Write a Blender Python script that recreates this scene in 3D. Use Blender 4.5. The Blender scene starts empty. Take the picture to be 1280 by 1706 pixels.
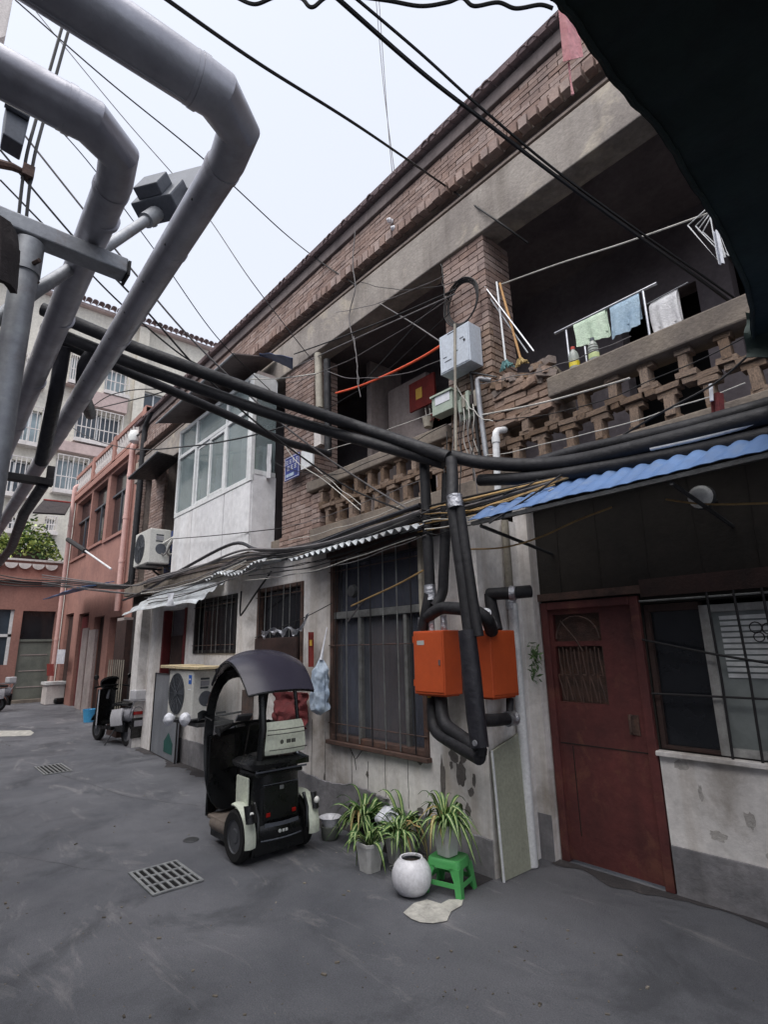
import bpy, math, random
from mathutils import Vector, Matrix, Quaternion, noise
random.seed(7)
SC = bpy.context.scene
COL = SC.collection
V = Vector
# ---------------------------------------------------------------- camera
EYE = V((0.0, 0.0, 1.65))
ROT = Matrix(((0.6550, 0.1945, 0.7302), (0.7553, -0.1424, -0.6397), (-0.0204, 0.9705, -0.2402)))
FPX = 905.0
cam = bpy.data.cameras.new('camera'); camo = bpy.data.objects.new('camera', cam); COL.objects.link(camo)
q = ROT.to_quaternion(); q.normalize(); ROT = q.to_matrix()
camo.matrix_world = Matrix.Translation(EYE) @ ROT.to_4x4()
cam.sensor_fit = 'VERTICAL'; cam.sensor_height = 36.0; cam.lens = FPX / 1706.0 * 36.0
cam.clip_start = 0.05; cam.clip_end = 600
SC.camera = camo
# ---------------------------------------------------------------- overcast daylight
SUN_EL, SUN_AZ = math.radians(62), math.radians(160)
w = bpy.data.worlds.new('World'); SC.world = w; w.use_nodes = True
nt = w.node_tree; nt.nodes.clear()
out = nt.nodes.new('ShaderNodeOutputWorld'); add = nt.nodes.new('ShaderNodeAddShader')
b1 = nt.nodes.new('ShaderNodeBackground'); b2 = nt.nodes.new('ShaderNodeBackground')
sky = nt.nodes.new('ShaderNodeTexSky'); sky.sky_type = 'NISHITA'; sky.sun_disc = False
sky.sun_elevation = SUN_EL; sky.sun_rotation = SUN_AZ; sky.dust_density = 6; sky.air_density = 1.0
hsv = nt.nodes.new('ShaderNodeHueSaturation'); hsv.inputs['Saturation'].default_value = 0.5   # overcast: the cloud layer greys the sky
nt.links.new(sky.outputs[0], hsv.inputs['Color']); nt.links.new(hsv.outputs[0], b1.inputs[0]); b1.inputs[1].default_value = 0.05
b2.inputs[0].default_value = (0.83, 0.875, 1.0, 1); b2.inputs[1].default_value = 0.47
nt.links.new(b1.outputs[0], add.inputs[0]); nt.links.new(b2.outputs[0], add.inputs[1]); nt.links.new(add.outputs[0], out.inputs[0])
sl = bpy.data.lights.new('sun', 'SUN'); sl.energy = 1.5; sl.angle = math.radians(70); sl.color = (1.0, 0.97, 0.94)
so = bpy.data.objects.new('sun', sl); COL.objects.link(so)
so.rotation_euler = (math.radians(90) - SUN_EL, 0, math.radians(20))
vs = SC.view_settings; vs.view_transform = 'Standard'; vs.look = 'None'; vs.gamma = 1.0; vs.exposure = 0.8; vs.use_curve_mapping = False
SC.render.engine = 'CYCLES'
# ---------------------------------------------------------------- photo pixel -> point on a real plane
def ray(px, py): return ROT @ V((px - 640.0, 853.0 - py, -FPX))
def PY(px, py, y): r = ray(px, py); return EYE + r * (y / r.y)
def PX(px, py, x): r = ray(px, py); return EYE + r * (x / r.x)
def PZ(px, py, z=0.0): r = ray(px, py); return EYE + r * ((z - EYE.z) / r.z)
def PD(px, py, d): return EYE + ray(px, py) * (d / FPX)
# ---------------------------------------------------------------- materials
def lin(c):
    return tuple((v / 255 / 12.92 if v <= 10.3 else ((v / 255 + 0.055) / 1.055) ** 2.4) for v in c) + (1.0,)
MATS = {}
def mat(name, c, c2=None, s=3.0, r=0.8, rv=0.0, b=0.2, bs=60.0, met=0.0, streak=0.0, sc=(60, 54, 48), ss=5.0, rnd=0.0, blot=0.0, bc=(70, 66, 62), bsc=1.6, alpha=1.0, spec=0.4, trans=0.0, fine=0.18, emit=None, thr=0.55, scuff=0.0):
    m = bpy.data.materials.new(name); m.use_nodes = True; MATS[name] = m
    t = m.node_tree; N = t.nodes; L = t.links
    p = N['Principled BSDF']
    tc = N.new('ShaderNodeTexCoord')
    oi = N.new('ShaderNodeObjectInfo')
    ofs = N.new('ShaderNodeVectorMath'); ofs.operation = 'MULTIPLY_ADD'
    L.new(oi.outputs['Random'], ofs.inputs[0]); ofs.inputs[1].default_value = (3.1, 5.3, 2.7) if rnd else (0, 0, 0); L.new(tc.outputs['Object'], ofs.inputs[2])
    def nz(scale, det=5, rough=0.6, vec=None, dist=0.0):
        n = N.new('ShaderNodeTexNoise'); n.inputs['Scale'].default_value = scale; n.inputs['Detail'].default_value = det; n.inputs['Roughness'].default_value = rough
        n.inputs['Distortion'].default_value = dist
        L.new(vec or ofs.outputs[0], n.inputs['Vector']); return n
    def ramp(src, a, bb):
        q = N.new('ShaderNodeMapRange'); q.inputs[1].default_value = a; q.inputs[2].default_value = bb; q.clamp = True; L.new(src, q.inputs[0]); return q.outputs[0]
    def mix(f, A, B, mode='MIX'):
        x = N.new('ShaderNodeMix'); x.data_type = 'RGBA'; x.blend_type = mode
        if isinstance(f, (int, float)): x.inputs[0].default_value = f
        else: L.new(f, x.inputs[0])
        for i, val in ((6, A), (7, B)):
            if isinstance(val, tuple): x.inputs[i].default_value = val
            else: L.new(val, x.inputs[i])
        return x.outputs[2]
    A = lin(c); B = lin(c2) if c2 else tuple(v * 0.72 for v in A[:3]) + (1,)
    n1 = nz(s, 6, 0.62, dist=0.3)
    col = mix(ramp(n1.outputs[0], 0.32, 0.68), A, B)
    if fine:
        n2 = nz(bs * 0.7, 4, 0.7)
        q = N.new('ShaderNodeMapRange'); L.new(n2.outputs[0], q.inputs[0]); q.inputs[1].default_value = 0.25; q.inputs[2].default_value = 0.75; q.inputs[3].default_value = 1 - fine; q.inputs[4].default_value = 1 + fine
        cc = N.new('ShaderNodeCombineColor')
        for i in range(3): L.new(q.outputs[0], cc.inputs[i])
        col = mix(1.0, col, cc.outputs[0], 'MULTIPLY')
    if rnd:
        geo = N.new('ShaderNodeNewGeometry'); ad = N.new('ShaderNodeMath'); ad.operation = 'ADD'
        L.new(oi.outputs['Random'], ad.inputs[0]); L.new(geo.outputs['Random Per Island'], ad.inputs[1])
        fr = N.new('ShaderNodeMath'); fr.operation = 'FRACT'; L.new(ad.outputs[0], fr.inputs[0])
        q = N.new('ShaderNodeMapRange'); L.new(fr.outputs[0], q.inputs[0]); q.inputs[3].default_value = 1 - rnd; q.inputs[4].default_value = 1 + rnd
        hs = N.new('ShaderNodeHueSaturation'); L.new(col, hs.inputs['Color']); L.new(q.outputs[0], hs.inputs['Value'])
        q2 = N.new('ShaderNodeMapRange'); L.new(fr.outputs[0], q2.inputs[0]); q2.inputs[3].default_value = 1.15; q2.inputs[4].default_value = 0.8; L.new(q2.outputs[0], hs.inputs['Saturation'])
        col = hs.outputs[0]
    if blot:
        n3 = nz(bsc, 8, 0.68, dist=0.6)
        k = ramp(n3.outputs[0], thr, thr + 0.12)
        mm = N.new('ShaderNodeMath'); mm.operation = 'MULTIPLY'; L.new(k, mm.inputs[0]); mm.inputs[1].default_value = blot
        col = mix(mm.outputs[0], col, lin(bc))
    if streak:
        mp = N.new('ShaderNodeMapping'); mp.inputs['Scale'].default_value = (ss, ss, 0.22 * ss / 5); L.new(ofs.outputs[0], mp.inputs['Vector'])
        n4 = nz(1.0, 6, 0.65, vec=mp.outputs[0])
        k = ramp(n4.outputs[0], 0.5, 0.72)
        mm = N.new('ShaderNodeMath'); mm.operation = 'MULTIPLY'; L.new(k, mm.inputs[0]); mm.inputs[1].default_value = streak
        col = mix(mm.outputs[0], col, lin(sc))
    if scuff:
        mp = N.new('ShaderNodeMapping'); mp.inputs['Scale'].default_value = (0.7, 2.6, 1); mp.inputs['Rotation'].default_value = (0, 0, 0.25); L.new(ofs.outputs[0], mp.inputs['Vector'])
        n6 = nz(1.3, 9, 0.72, vec=mp.outputs[0], dist=1.2); k = ramp(n6.outputs[0], 0.56, 0.78)
        mm = N.new('ShaderNodeMath'); mm.operation = 'MULTIPLY'; L.new(k, mm.inputs[0]); mm.inputs[1].default_value = scuff
        col = mix(mm.outputs[0], col, lin((176, 172, 170)))
        n7 = nz(190, 2, 0.5); k = ramp(n7.outputs[0], 0.70, 0.76); mm = N.new('ShaderNodeMath'); mm.operation = 'MULTIPLY'; L.new(k, mm.inputs[0]); mm.inputs[1].default_value = 0.5
        col = mix(mm.outputs[0], col, lin((190, 188, 184)))
    L.new(col, p.inputs['Base Color'])
    p.inputs['Roughness'].default_value = r
    if rv:
        n5 = nz(s * 2.3, 5, 0.6); q = N.new('ShaderNodeMapRange'); L.new(n5.outputs[0], q.inputs[0]); q.inputs[1].default_value = 0.3; q.inputs[2].default_value = 0.7
        q.inputs[3].default_value = max(0.02, r - rv); q.inputs[4].default_value = min(1, r + rv); L.new(q.outputs[0], p.inputs['Roughness'])
    p.inputs['Metallic'].default_value = met
    p.inputs['Specular IOR Level'].default_value = spec
    if trans: p.inputs['Transmission Weight'].default_value = trans; p.inputs['IOR'].default_value = 1.35
    if alpha < 1: p.inputs['Alpha'].default_value = alpha
    if emit: p.inputs['Emission Color'].default_value = lin(emit); p.inputs['Emission Strength'].default_value = 1
    if b:
        nb = nz(bs, 6, 0.65); bp = N.new('ShaderNodeBump'); bp.inputs['Strength'].default_value = b; bp.inputs['Distance'].default_value = 0.02
        L.new(nb.outputs[0], bp.inputs['Height']); L.new(bp.outputs[0], p.inputs['Normal'])
    return m
# ---------------------------------------------------------------- mesh builder
class MB:
    def __init__(s): s.v = []; s.f = []; s.m = []; s.mi = 0
    def add(s, vs, fs):
        o = len(s.v); s.v += [V(x) for x in vs]
        for f in fs: s.f.append(tuple(i + o for i in f)); s.m.append(s.mi)
        return s
    def box(s, a, b):
        x0, y0, z0 = a; x1, y1, z1 = b
        if x0 > x1: x0, x1 = x1, x0
        if y0 > y1: y0, y1 = y1, y0
        if z0 > z1: z0, z1 = z1, z0
        return s.add([(x0,y0,z0),(x1,y0,z0),(x1,y1,z0),(x0,y1,z0),(x0,y0,z1),(x1,y0,z1),(x1,y1,z1),(x0,y1,z1)],
                     [(0,3,2,1),(4,5,6,7),(0,1,5,4),(1,2,6,5),(2,3,7,6),(3,0,4,7)])
    def obox(s, c, size, rot=None):
        h = V(size) / 2; c = V(c); o = len(s.v); n = len(s.f)
        s.box(-h, h)
        R = rot or Matrix.Identity(3)
        for i in range(o, o + 8): s.v[i] = R @ s.v[i] + c
        return s
    def quad(s, a, b, c, d): return s.add([a, b, c, d], [(0, 1, 2, 3)])
    def slab(s, a, b, c, d, t):
        a, b, c, d = V(a), V(b), V(c), V(d); n = (b - a).cross(d - a).normalized() * t
        return s.add([a, b, c, d, a - n, b - n, c - n, d - n], [(0,1,2,3),(7,6,5,4),(0,4,5,1),(1,5,6,2),(2,6,7,3),(3,7,4,0)])
    def tube(s, pts, r, n=8, cap=True, flat=1.0):
        pts = [V(p) for p in pts]; k = len(pts)
        rs = r if isinstance(r, (list, tuple)) else [r] * k
        o = len(s.v); prev = None; fs = []; vs = []
        for i, p in enumerate(pts):
            t = (pts[min(i + 1, k - 1)] - pts[max(i - 1, 0)])
            t = t.normalized() if t.length > 1e-9 else V((0, 0, 1))
            if prev is None:
                a = V((0, 0, 1)) if abs(t.z) < 0.9 else V((1, 0, 0)); u = t.cross(a).normalized()
            else: u = (prev - t * prev.dot(t)); u = u.normalized() if u.length > 1e-6 else t.orthogonal().normalized()
            prev = u; wv = t.cross(u)
            for j in range(n):
                an = 2 * math.pi * j / n; vs.append(p + (u * math.cos(an) + wv * math.sin(an) * flat) * rs[i])
        for i in range(k - 1):
            for j in range(n): fs.append((i*n+j, i*n+(j+1) % n, (i+1)*n+(j+1) % n, (i+1)*n+j))
        if cap: fs.append(tuple(range(n - 1, -1, -1))); fs.append(tuple((k-1)*n + j for j in range(n)))
        return s.add(vs, fs)
    def lathe(s, c, prof, n=24, axis='Z', rot=None, cap=True):
        c = V(c); vs = []; fs = []; k = len(prof)
        for r_, h in prof:
            for j in range(n):
                a = 2 * math.pi * j / n; x, y = r_ * math.cos(a), r_ * math.sin(a)
                p = {'Z': V((x, y, h)), 'Y': V((x, h, y)), 'X': V((h, x, y))}[axis]
                if rot: p = rot @ p
                vs.append(c + p)
        for i in range(k - 1):
            for j in range(n): fs.append((i*n+j, i*n+(j+1) % n, (i+1)*n+(j+1) % n, (i+1)*n+j))
        if cap and prof[0][0] > 1e-5: fs.append(tuple(range(n - 1, -1, -1)))
        if cap and prof[-1][0] > 1e-5: fs.append(tuple((k-1)*n + j for j in range(n)))
        return s.add(vs, fs)
    def grid(s, fn, nu, nv, thick=0.0):
        P = [[V(fn(i / nu, j / nv)) for j in range(nv + 1)] for i in range(nu + 1)]
        vs = [P[i][j] for i in range(nu + 1) for j in range(nv + 1)]; W = nv + 1
        fs = [(i*W+j, (i+1)*W+j, (i+1)*W+j+1, i*W+j+1) for i in range(nu) for j in range(nv)]
        if thick:
            k = len(vs); nn = []
            for i in range(nu + 1):
                for j in range(nv + 1):
                    du = P[min(i+1, nu)][j] - P[max(i-1, 0)][j]; dv = P[i][min(j+1, nv)] - P[i][max(j-1, 0)]
                    n = du.cross(dv); nn.append(n.normalized() if n.length > 1e-12 else V((0, 0, 1)))
            vs = vs + [vs[i] - nn[i] * thick for i in range(k)]
            fs = fs + [tuple(x + k for x in reversed(f)) for f in fs]
            ring = [i*W for i in range(nu+1)] + [nu*W+j for j in range(1, nv+1)] + [i*W+nv for i in range(nu-1, -1, -1)] + [j for j in range(nv-1, 0, -1)]
            for a in range(len(ring)):
                x, y = ring[a], ring[(a+1) % len(ring)]; fs.append((y, x, x + k, y + k))
        return s.add(vs, fs)
    def poly(s, pts, n):
        pts = [V(p) for p in pts]; k = len(pts); n = V(n)
        return s.add(pts + [p + n for p in pts], [tuple(range(k)), tuple(range(2*k-1, k-1, -1))] + [(i, k+i, k+(i+1) % k, (i+1) % k) for i in range(k)])
    def build(s, name, material, parent=None, smooth=False, bevel=0.0, local=False, sharp=40, seg=2):
        me = bpy.data.meshes.new(name); me.from_pydata([tuple(v) for v in s.v], [], s.f)
        ml = material if isinstance(material, (list, tuple)) else [material]
        for m in ml: me.materials.append(MATS[m] if isinstance(m, str) else m)
        if len(ml) > 1: me.polygons.foreach_set('material_index', s.m)
        if smooth:
            me.polygons.foreach_set('use_smooth', [True] * len(me.polygons)); me.set_sharp_from_angle(angle=math.radians(sharp))
        me.update()
        o = bpy.data.objects.new(name, me); COL.objects.link(o); put(o, parent, local)
        if bevel:
            bv = o.modifiers.new('bevel', 'BEVEL'); bv.width = bevel; bv.segments = seg; bv.limit_method = 'ANGLE'; bv.angle_limit = math.radians(35)
        return o
WORLD = {}
def put(o, parent, local=False):
    if parent is None: WORLD[o.name] = V((0, 0, 0)); return
    o.parent = parent
    if not local: o.location = -WORLD[parent.name]
    WORLD[o.name] = V((0, 0, 0))
def tag(o, label, cat=None, group=None, kind=None):
    if label: o['label'] = label
    if cat: o['category'] = cat
    if group: o['group'] = group
    if kind: o['kind'] = kind
    return o
def thing(name, label, cat, loc=(0, 0, 0), rotz=0.0, group=None):
    o = bpy.data.objects.new(name, None); o.empty_display_size = 0.2; COL.objects.link(o)
    o.location = loc; o.rotation_euler = (0, 0, rotz); WORLD[o.name] = V(loc)
    return tag(o, label, cat, group)
def bx(name, m, parent, a, b, bevel=0.0, local=False): return MB().box(a, b).build(name, m, parent, bevel=bevel, local=local)
def pipe(name, m, parent, pts, r, n=10, local=False, flat=1.0): return MB().tube(pts, r, n, flat=flat).build(name, m, parent, smooth=True, local=local)
def smooth_path(pts, k=8):
    pts = [V(p) for p in pts]; o = []
    for i in range(len(pts) - 1):
        p0, p1, p2, p3 = pts[max(i-1, 0)], pts[i], pts[i+1], pts[min(i+2, len(pts)-1)]
        for j in range(k):
            t = j / k; o.append(0.5 * ((2*p1) + (p2-p0)*t + (2*p0-5*p1+4*p2-p3)*t*t + (3*p1-p0-3*p2+p3)*t*t*t))
    return o + [pts[-1]]
def bend(pts, rad=0.1, k=5):
    pts = [V(p) for p in pts]; o = [pts[0]]
    for i in range(1, len(pts) - 1):
        a, b_, c = pts[i-1], pts[i], pts[i+1]; d1 = (a-b_); d2 = (c-b_); r = min(rad, d1.length*.45, d2.length*.45)
        s0 = b_ + d1.normalized()*r; s1 = b_ + d2.normalized()*r
        for j in range(k + 1):
            t = j / k; o.append(s0*(1-t)**2 + b_*2*t*(1-t) + s1*t*t)
    return o + [pts[-1]]
def jit(a): return random.uniform(-a, a)
def wall(mb, u0, u1, z0, z1, d0, d1, holes, axis='Y'):
    """wall slab with openings; axis='Y': u is X and depth is Y; axis='X': u is Y and depth is X"""
    us = sorted({u0, u1} | {min(max(h[i], u0), u1) for h in holes for i in (0, 1)}); zs = sorted({z0, z1} | {min(max(h[i], z0), z1) for h in holes for i in (2, 3)})
    W = (lambda u, d, z: (u, d, z)) if axis == 'Y' else (lambda u, d, z: (d, u, z))
    def solid(i, j):
        if i < 0 or j < 0 or i >= len(us)-1 or j >= len(zs)-1: return False
        uc, zc = (us[i]+us[i+1])/2, (zs[j]+zs[j+1])/2
        return not any(h[0] < uc < h[1] and h[2] < zc < h[3] for h in holes)
    for i in range(len(us)-1):
        for j in range(len(zs)-1):
            if not solid(i, j): continue
            a, b_, c, e = us[i], us[i+1], zs[j], zs[j+1]
            mb.quad(W(a,d0,c), W(b_,d0,c), W(b_,d0,e), W(a,d0,e)); mb.quad(W(a,d1,e), W(b_,d1,e), W(b_,d1,c), W(a,d1,c))
            if not solid(i-1, j): mb.quad(W(a,d1,c), W(a,d0,c), W(a,d0,e), W(a,d1,e))
            if not solid(i+1, j): mb.quad(W(b_,d0,c), W(b_,d1,c), W(b_,d1,e), W(b_,d0,e))
            if not solid(i, j-1): mb.quad(W(a,d1,c), W(b_,d1,c), W(b_,d0,c), W(a,d0,c))
            if not solid(i, j+1): mb.quad(W(a,d0,e), W(b_,d0,e), W(b_,d1,e), W(a,d1,e))
    return mb
def copy_tree(o, parent=None):
    c = o.copy(); COL.objects.link(c); c.parent = parent; WORLD[c.name] = V(WORLD.get(o.name, (0, 0, 0)))
    for ch in list(o.children): copy_tree(ch, c)
    return c
# ---------------------------------------------------------------- palette
mat('asphalt', (110,111,116), (82,84,90), s=0.7, r=0.7, rv=0.22, b=0.6, bs=140, blot=0.65, bc=(64,66,71), bsc=1.1, thr=0.52, fine=0.3, spec=0.4, scuff=0.55)
mat('cement_patch', (196,194,186), (160,158,152), s=9, r=0.9, b=0.5, bs=40, blot=0.5, bsc=12, bc=(110,108,106))
mat('road_paint', (200,198,190), (150,148,142), s=8, r=0.8, blot=0.6, bsc=9, bc=(105,104,104))
mat('iron', (84,86,88), (60,60,62), s=9, r=0.55, met=0.5, b=0.3)
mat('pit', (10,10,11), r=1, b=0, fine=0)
mat('brick', (168,144,128), (132,112,100), s=7, r=0.92, b=0.5, bs=55, rnd=0.2, blot=0.35, bc=(104,92,88), bsc=3)
mat('brick_dark', (158,136,126), (126,108,102), s=6, r=0.92, b=0.5, bs=55, rnd=0.18, blot=0.45, bc=(104,92,90), bsc=2)
mat('lattice', (150,126,106), (104,90,80), s=8, r=0.92, b=0.5, bs=55, rnd=0.28, blot=0.55, bc=(78,70,66), bsc=5, thr=0.5)
mat('mortar', (140,128,120), (110,100,96), s=4, r=0.95, b=0.6, bs=40, streak=0.4)
mat('concrete', (156,149,142), (126,119,114), s=2.2, r=0.92, b=0.35, bs=35, streak=0.55, sc=(88,80,72), ss=4, blot=0.6, bc=(190,179,160), bsc=1.5, thr=0.54)
mat('ledge', (136,126,114), (106,98,92), s=2.5, r=0.92, b=0.4, bs=35, streak=0.35, sc=(70,62,58))
mat('dark_plaster', (122,112,110), (98,90,90), s=2, r=0.95, b=0.3, bs=30, streak=0.4)
mat('soot_wall', (118,111,114), (86,80,85), s=1.2, r=0.95, b=0.3, bs=25, blot=0.5, bc=(40,38,40), bsc=1.0)
mat('grey_plaster', (176,164,160), (142,132,130), s=1.5, r=0.95, b=0.3, bs=25, streak=0.3)
mat('tile', (136,118,118), (108,94,96), s=8, r=0.9, b=0.4, bs=40, rnd=0.25)
mat('white_wall', (232,229,227), (200,196,193), s=1.3, r=0.85, b=0.2, bs=18, streak=0.58, sc=(140,120,94), ss=3.2, blot=0.55, bc=(132,122,112), bsc=1.3, thr=0.53)
mat('plinth', (148,146,148), (104,104,108), s=2.8, r=0.9, b=0.4, bs=24, streak=0.7, sc=(92,90,92), blot=0.4, bc=(96,94,96))
mat('peeled', (122,116,112), (96,92,90), s=9, r=0.95, b=0.6, bs=50)
mat('crack', (46,42,40), r=1, b=0)
mat('upvc', (226,228,228), (208,210,210), s=3, r=0.45, b=0.04, bs=20, streak=0.22, sc=(160,152,146))
mat('white_panel', (228,228,229), (212,212,214), s=1.2, r=0.55, b=0.05, bs=12, streak=0.3, sc=(166,156,148), ss=3)
mat('glass', (168,182,184), (120,136,138), s=1.3, r=0.12, b=0.03, bs=6, alpha=0.5, spec=0.7, fine=0.05)
mat('dark_glass', (40,42,46), (26,28,32), s=1.2, r=0.12, b=0.03, bs=5, spec=0.6, fine=0.05)
mat('rust_frame', (96,74,66), (66,54,50), s=9, r=0.8, b=0.4, bs=60, blot=0.5, bc=(120,84,66), bsc=7)
mat('tint_glass', (112,116,124), (78,82,90), s=1.6, r=0.12, b=0.03, bs=5, spec=0.6, fine=0.05, alpha=0.3)
mat('curtain_brown', (112,92,86), (84,70,68), s=5, r=0.95, b=0.3)
mat('pale_pane', (150,156,154), (104,110,110), s=2.2, r=0.15, b=0.03, bs=5, spec=0.6, fine=0.08)  # sky reflection put into the pane colour
mat('curtain_navy', (76,78,102), (54,56,78), s=5, r=0.95, b=0.3)
mat('old_upvc', (168,168,166), (132,132,130), s=6, r=0.6, b=0.1, streak=0.5, sc=(104,98,92))
mat('litter', (130,122,110), (90,84,76), s=20, r=0.9, b=0.2, rnd=0.5)
mat('steel_bar', (138,140,138), (104,104,104), s=10, r=0.5, met=0.4, b=0.2)
mat('black_bar', (38,36,38), (28,26,28), s=10, r=0.6, b=0.2)
mat('orange', (192,84,42), (172,74,38), s=2, r=0.55, b=0.06, bs=30, streak=0.14, sc=(120,52,30), fine=0.06)
mat('black_foam', (34,34,38), (22,22,26), s=5, r=0.62, rv=0.15, b=0.35, bs=22, blot=0.3, bc=(60,60,64), bsc=6)
mat('black_tape', (44,44,50), (30,30,36), s=7, r=0.42, rv=0.12, b=0.5, bs=16)
mat('foil', (200,202,208), (150,152,160), s=12, r=0.28, met=0.9, b=0.8, bs=35)
mat('clad', (176,176,183), (142,142,150), s=1.8, r=0.42, rv=0.15, met=0.5, b=0.2, bs=5, streak=0.3, sc=(106,102,108), fine=0.1, blot=0.35, bc=(124,120,124), bsc=2.2)
mat('galv', (160,164,168), (128,130,136), s=3, r=0.5, met=0.4, b=0.1, bs=30, blot=0.3, bc=(116,98,88), bsc=5)
mat('grate_iron', (158,160,160), (124,126,128), s=9, r=0.55, met=0.35, b=0.3)
mat('lamp_grey', (88,92,100), (70,74,82), s=4, r=0.45, met=0.2, b=0.05)
mat('solar', (36,42,60), (26,30,44), s=6, r=0.2, b=0)
mat('pvc', (222,224,226), (202,204,206), s=3, r=0.4, b=0.04, streak=0.2, sc=(160,154,148))
mat('pvc_old', (170,164,150), (132,126,116), s=6, r=0.6, b=0.1, blot=0.4)
mat('red_door', (102,54,52), (74,42,42), s=2.2, r=0.62, b=0.2, bs=26, streak=0.6, sc=(70,40,38), blot=0.6, bc=(116,76,62), bsc=3.4, thr=0.54)
mat('green_board', (166,168,152), (146,149,133), s=1.4, r=0.75, b=0.05, streak=0.2, sc=(110,112,96))
mat('blue_sheet', (92,122,166), (74,100,142), s=2.4, r=0.55, b=0.06, streak=0.45, sc=(96,108,124), fine=0.08, blot=0.45, bc=(120,134,150), bsc=3)
mat('white_sheet', (206,212,216), (170,174,178), s=4, r=0.5, met=0.2, b=0.2, streak=0.4, sc=(110,100,92), blot=0.4, bc=(120,106,96), bsc=5)
mat('tarp', (30,46,42), (16,28,26), s=2.5, r=0.75, b=0.3, bs=14, blot=0.4, bc=(22,40,38), bsc=3, fine=0.3)
mat('pink_cloth', (238,178,182), (222,152,158), s=14, r=0.9, b=0.4, bs=50)
mat('maroon_cloth', (112,48,50), (84,38,40), s=12, r=0.9, b=0.4)
mat('cable', (26,25,28), (18,18,20), s=9, r=0.6, b=0)
mat('cable_grey', (112,108,108), (84,82,84), s=9, r=0.6, b=0)
mat('cable_white', (196,194,188), (160,158,152), s=9, r=0.6, b=0)
mat('cable_tan', (176,146,96), (140,112,76), s=9, r=0.7, b=0)
mat('conduit_orange', (232,92,52), s=9, r=0.5, b=0)
mat('salmon', (168,124,112), (142,106,98), s=1.0, r=0.9, b=0.15, bs=20, streak=0.35, sc=(122,88,80), blot=0.35, bc=(146,104,94), bsc=0.9)
mat('salmon_brick', (188,118,92), (160,100,80), s=5, r=0.92, b=0.4, bs=30, rnd=0.2)
mat('white_stone', (222,216,212), (196,190,186), s=3, r=0.8, b=0.1, streak=0.35, sc=(120,110,106))
mat('pink_pipe', (214,176,168), (190,152,146), s=3, r=0.5, b=0.03, streak=0.25, sc=(130,106,104))
mat('beige', (220,215,202), (204,199,188), s=0.35, r=0.9, b=0.08, bs=10, streak=0.35, sc=(160,150,134), ss=1.5)
mat('beige_pink', (196,176,170), (180,160,156), s=0.4, r=0.9, b=0.08, bs=10, streak=0.3, sc=(140,124,120), ss=1.5)
mat('far_glass', (72,82,92), (50,58,66), s=0.6, r=0.15, b=0, spec=0.6)
mat('far_glass_light', (150,166,172), (110,122,128), s=0.9, r=0.2, b=0, spec=0.6)
mat('wood_dark', (70,50,46), (50,38,36), s=6, r=0.8, b=0.3, streak=0.3)
mat('maroon_wood', (104,34,36), (78,26,30), s=4, r=0.7, b=0.2)
mat('grey_door', (118,122,114), (96,100,94), s=2, r=0.8, b=0.15, streak=0.4, sc=(70,70,68))
mat('zinc_door', (146,150,156), (122,126,132), s=1.5, r=0.5, met=0.3, b=0.08, streak=0.2)
mat('teal_paint', (40,90,84), r=0.7, b=0)
mat('leaf', (74,112,52), (50,84,38), s=14, r=0.6, b=0, rnd=0.3, fine=0.1)
mat('leaf_pale', (196,206,148), (160,178,116), s=14, r=0.6, b=0, rnd=0.15, fine=0.1)
mat('bush', (204,212,128), (154,176,90), s=9, r=0.65, b=0, rnd=0.45)
mat('bush_dark', (92,122,68), (58,84,46), s=9, r=0.65, b=0, rnd=0.4)
mat('soil', (52,42,36), (34,28,24), s=30, r=1, b=0.8, bs=60)
mat('clear_plastic', (226,226,224), (200,200,198), s=8, r=0.3, b=0.1, bs=20, alpha=0.72)
mat('ceramic', (222,222,226), (206,206,212), s=5, r=0.22, b=0.02, blot=0.25, bc=(150,146,146), bsc=9, thr=0.66)
mat('green_plastic', (88,172,100), (76,158,88), s=6, r=0.42, b=0.04, fine=0.06)
mat('bag_white', (224,226,232), (190,194,204), s=9, r=0.5, b=0.6, bs=14)
mat('bag_blue', (184,198,212), (150,168,190), s=7, r=0.45, b=0.6, bs=12)
mat('ac_white', (206,206,200), (188,188,184), s=2, r=0.5, b=0.05, streak=0.25, sc=(140,132,124))
mat('fan_dark', (70,74,80), (52,56,62), s=4, r=0.6, b=0.1)
mat('badge_blue', (48,104,196), s=8, r=0.5, b=0)
mat('pale_wood', (206,190,156), (176,160,128), s=5, r=0.8, b=0.3, streak=0.2)
mat('trike_black', (14,16,18), (10,11,13), s=3, r=0.28, rv=0.1, b=0.04, spec=0.5)
mat('trike_roof', (60,58,70), (52,50,62), s=1.5, r=0.26, b=0.03, fine=0.05)
mat('trike_cream', (206,212,196), (186,192,178), s=3, r=0.4, b=0.03, streak=0.15, sc=(120,116,104))
mat('trike_floor', (120,110,102), (94,86,80), s=6, r=0.8, b=0.2)
mat('rubber', (22,22,23), (16,16,17), s=10, r=0.85, b=0.3)
mat('silver', (190,192,196), (150,152,158), s=5, r=0.3, met=0.8, b=0)
mat('rim_grey', (96,98,102), (74,76,80), s=6, r=0.45, met=0.5, b=0.05)
mat('lens_white', (236,236,232), (214,214,210), s=5, r=0.15, b=0)
mat('lens_red', (150,24,20), s=5, r=0.2, b=0)
mat('clear_screen', (206,210,206), s=3, r=0.06, b=0, alpha=0.16, spec=0.6, fine=0)
mat('emblem', (186,190,188), s=5, r=0.5, b=0, fine=0)
mat('emblem_dark', (74,76,70), s=5, r=0.6, b=0, fine=0)
mat('scooter_grey', (150,150,156), (126,126,132), s=4, r=0.4, b=0.03)
mat('scooter_white', (196,196,200), (176,176,180), s=4, r=0.35, b=0.03)
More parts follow.
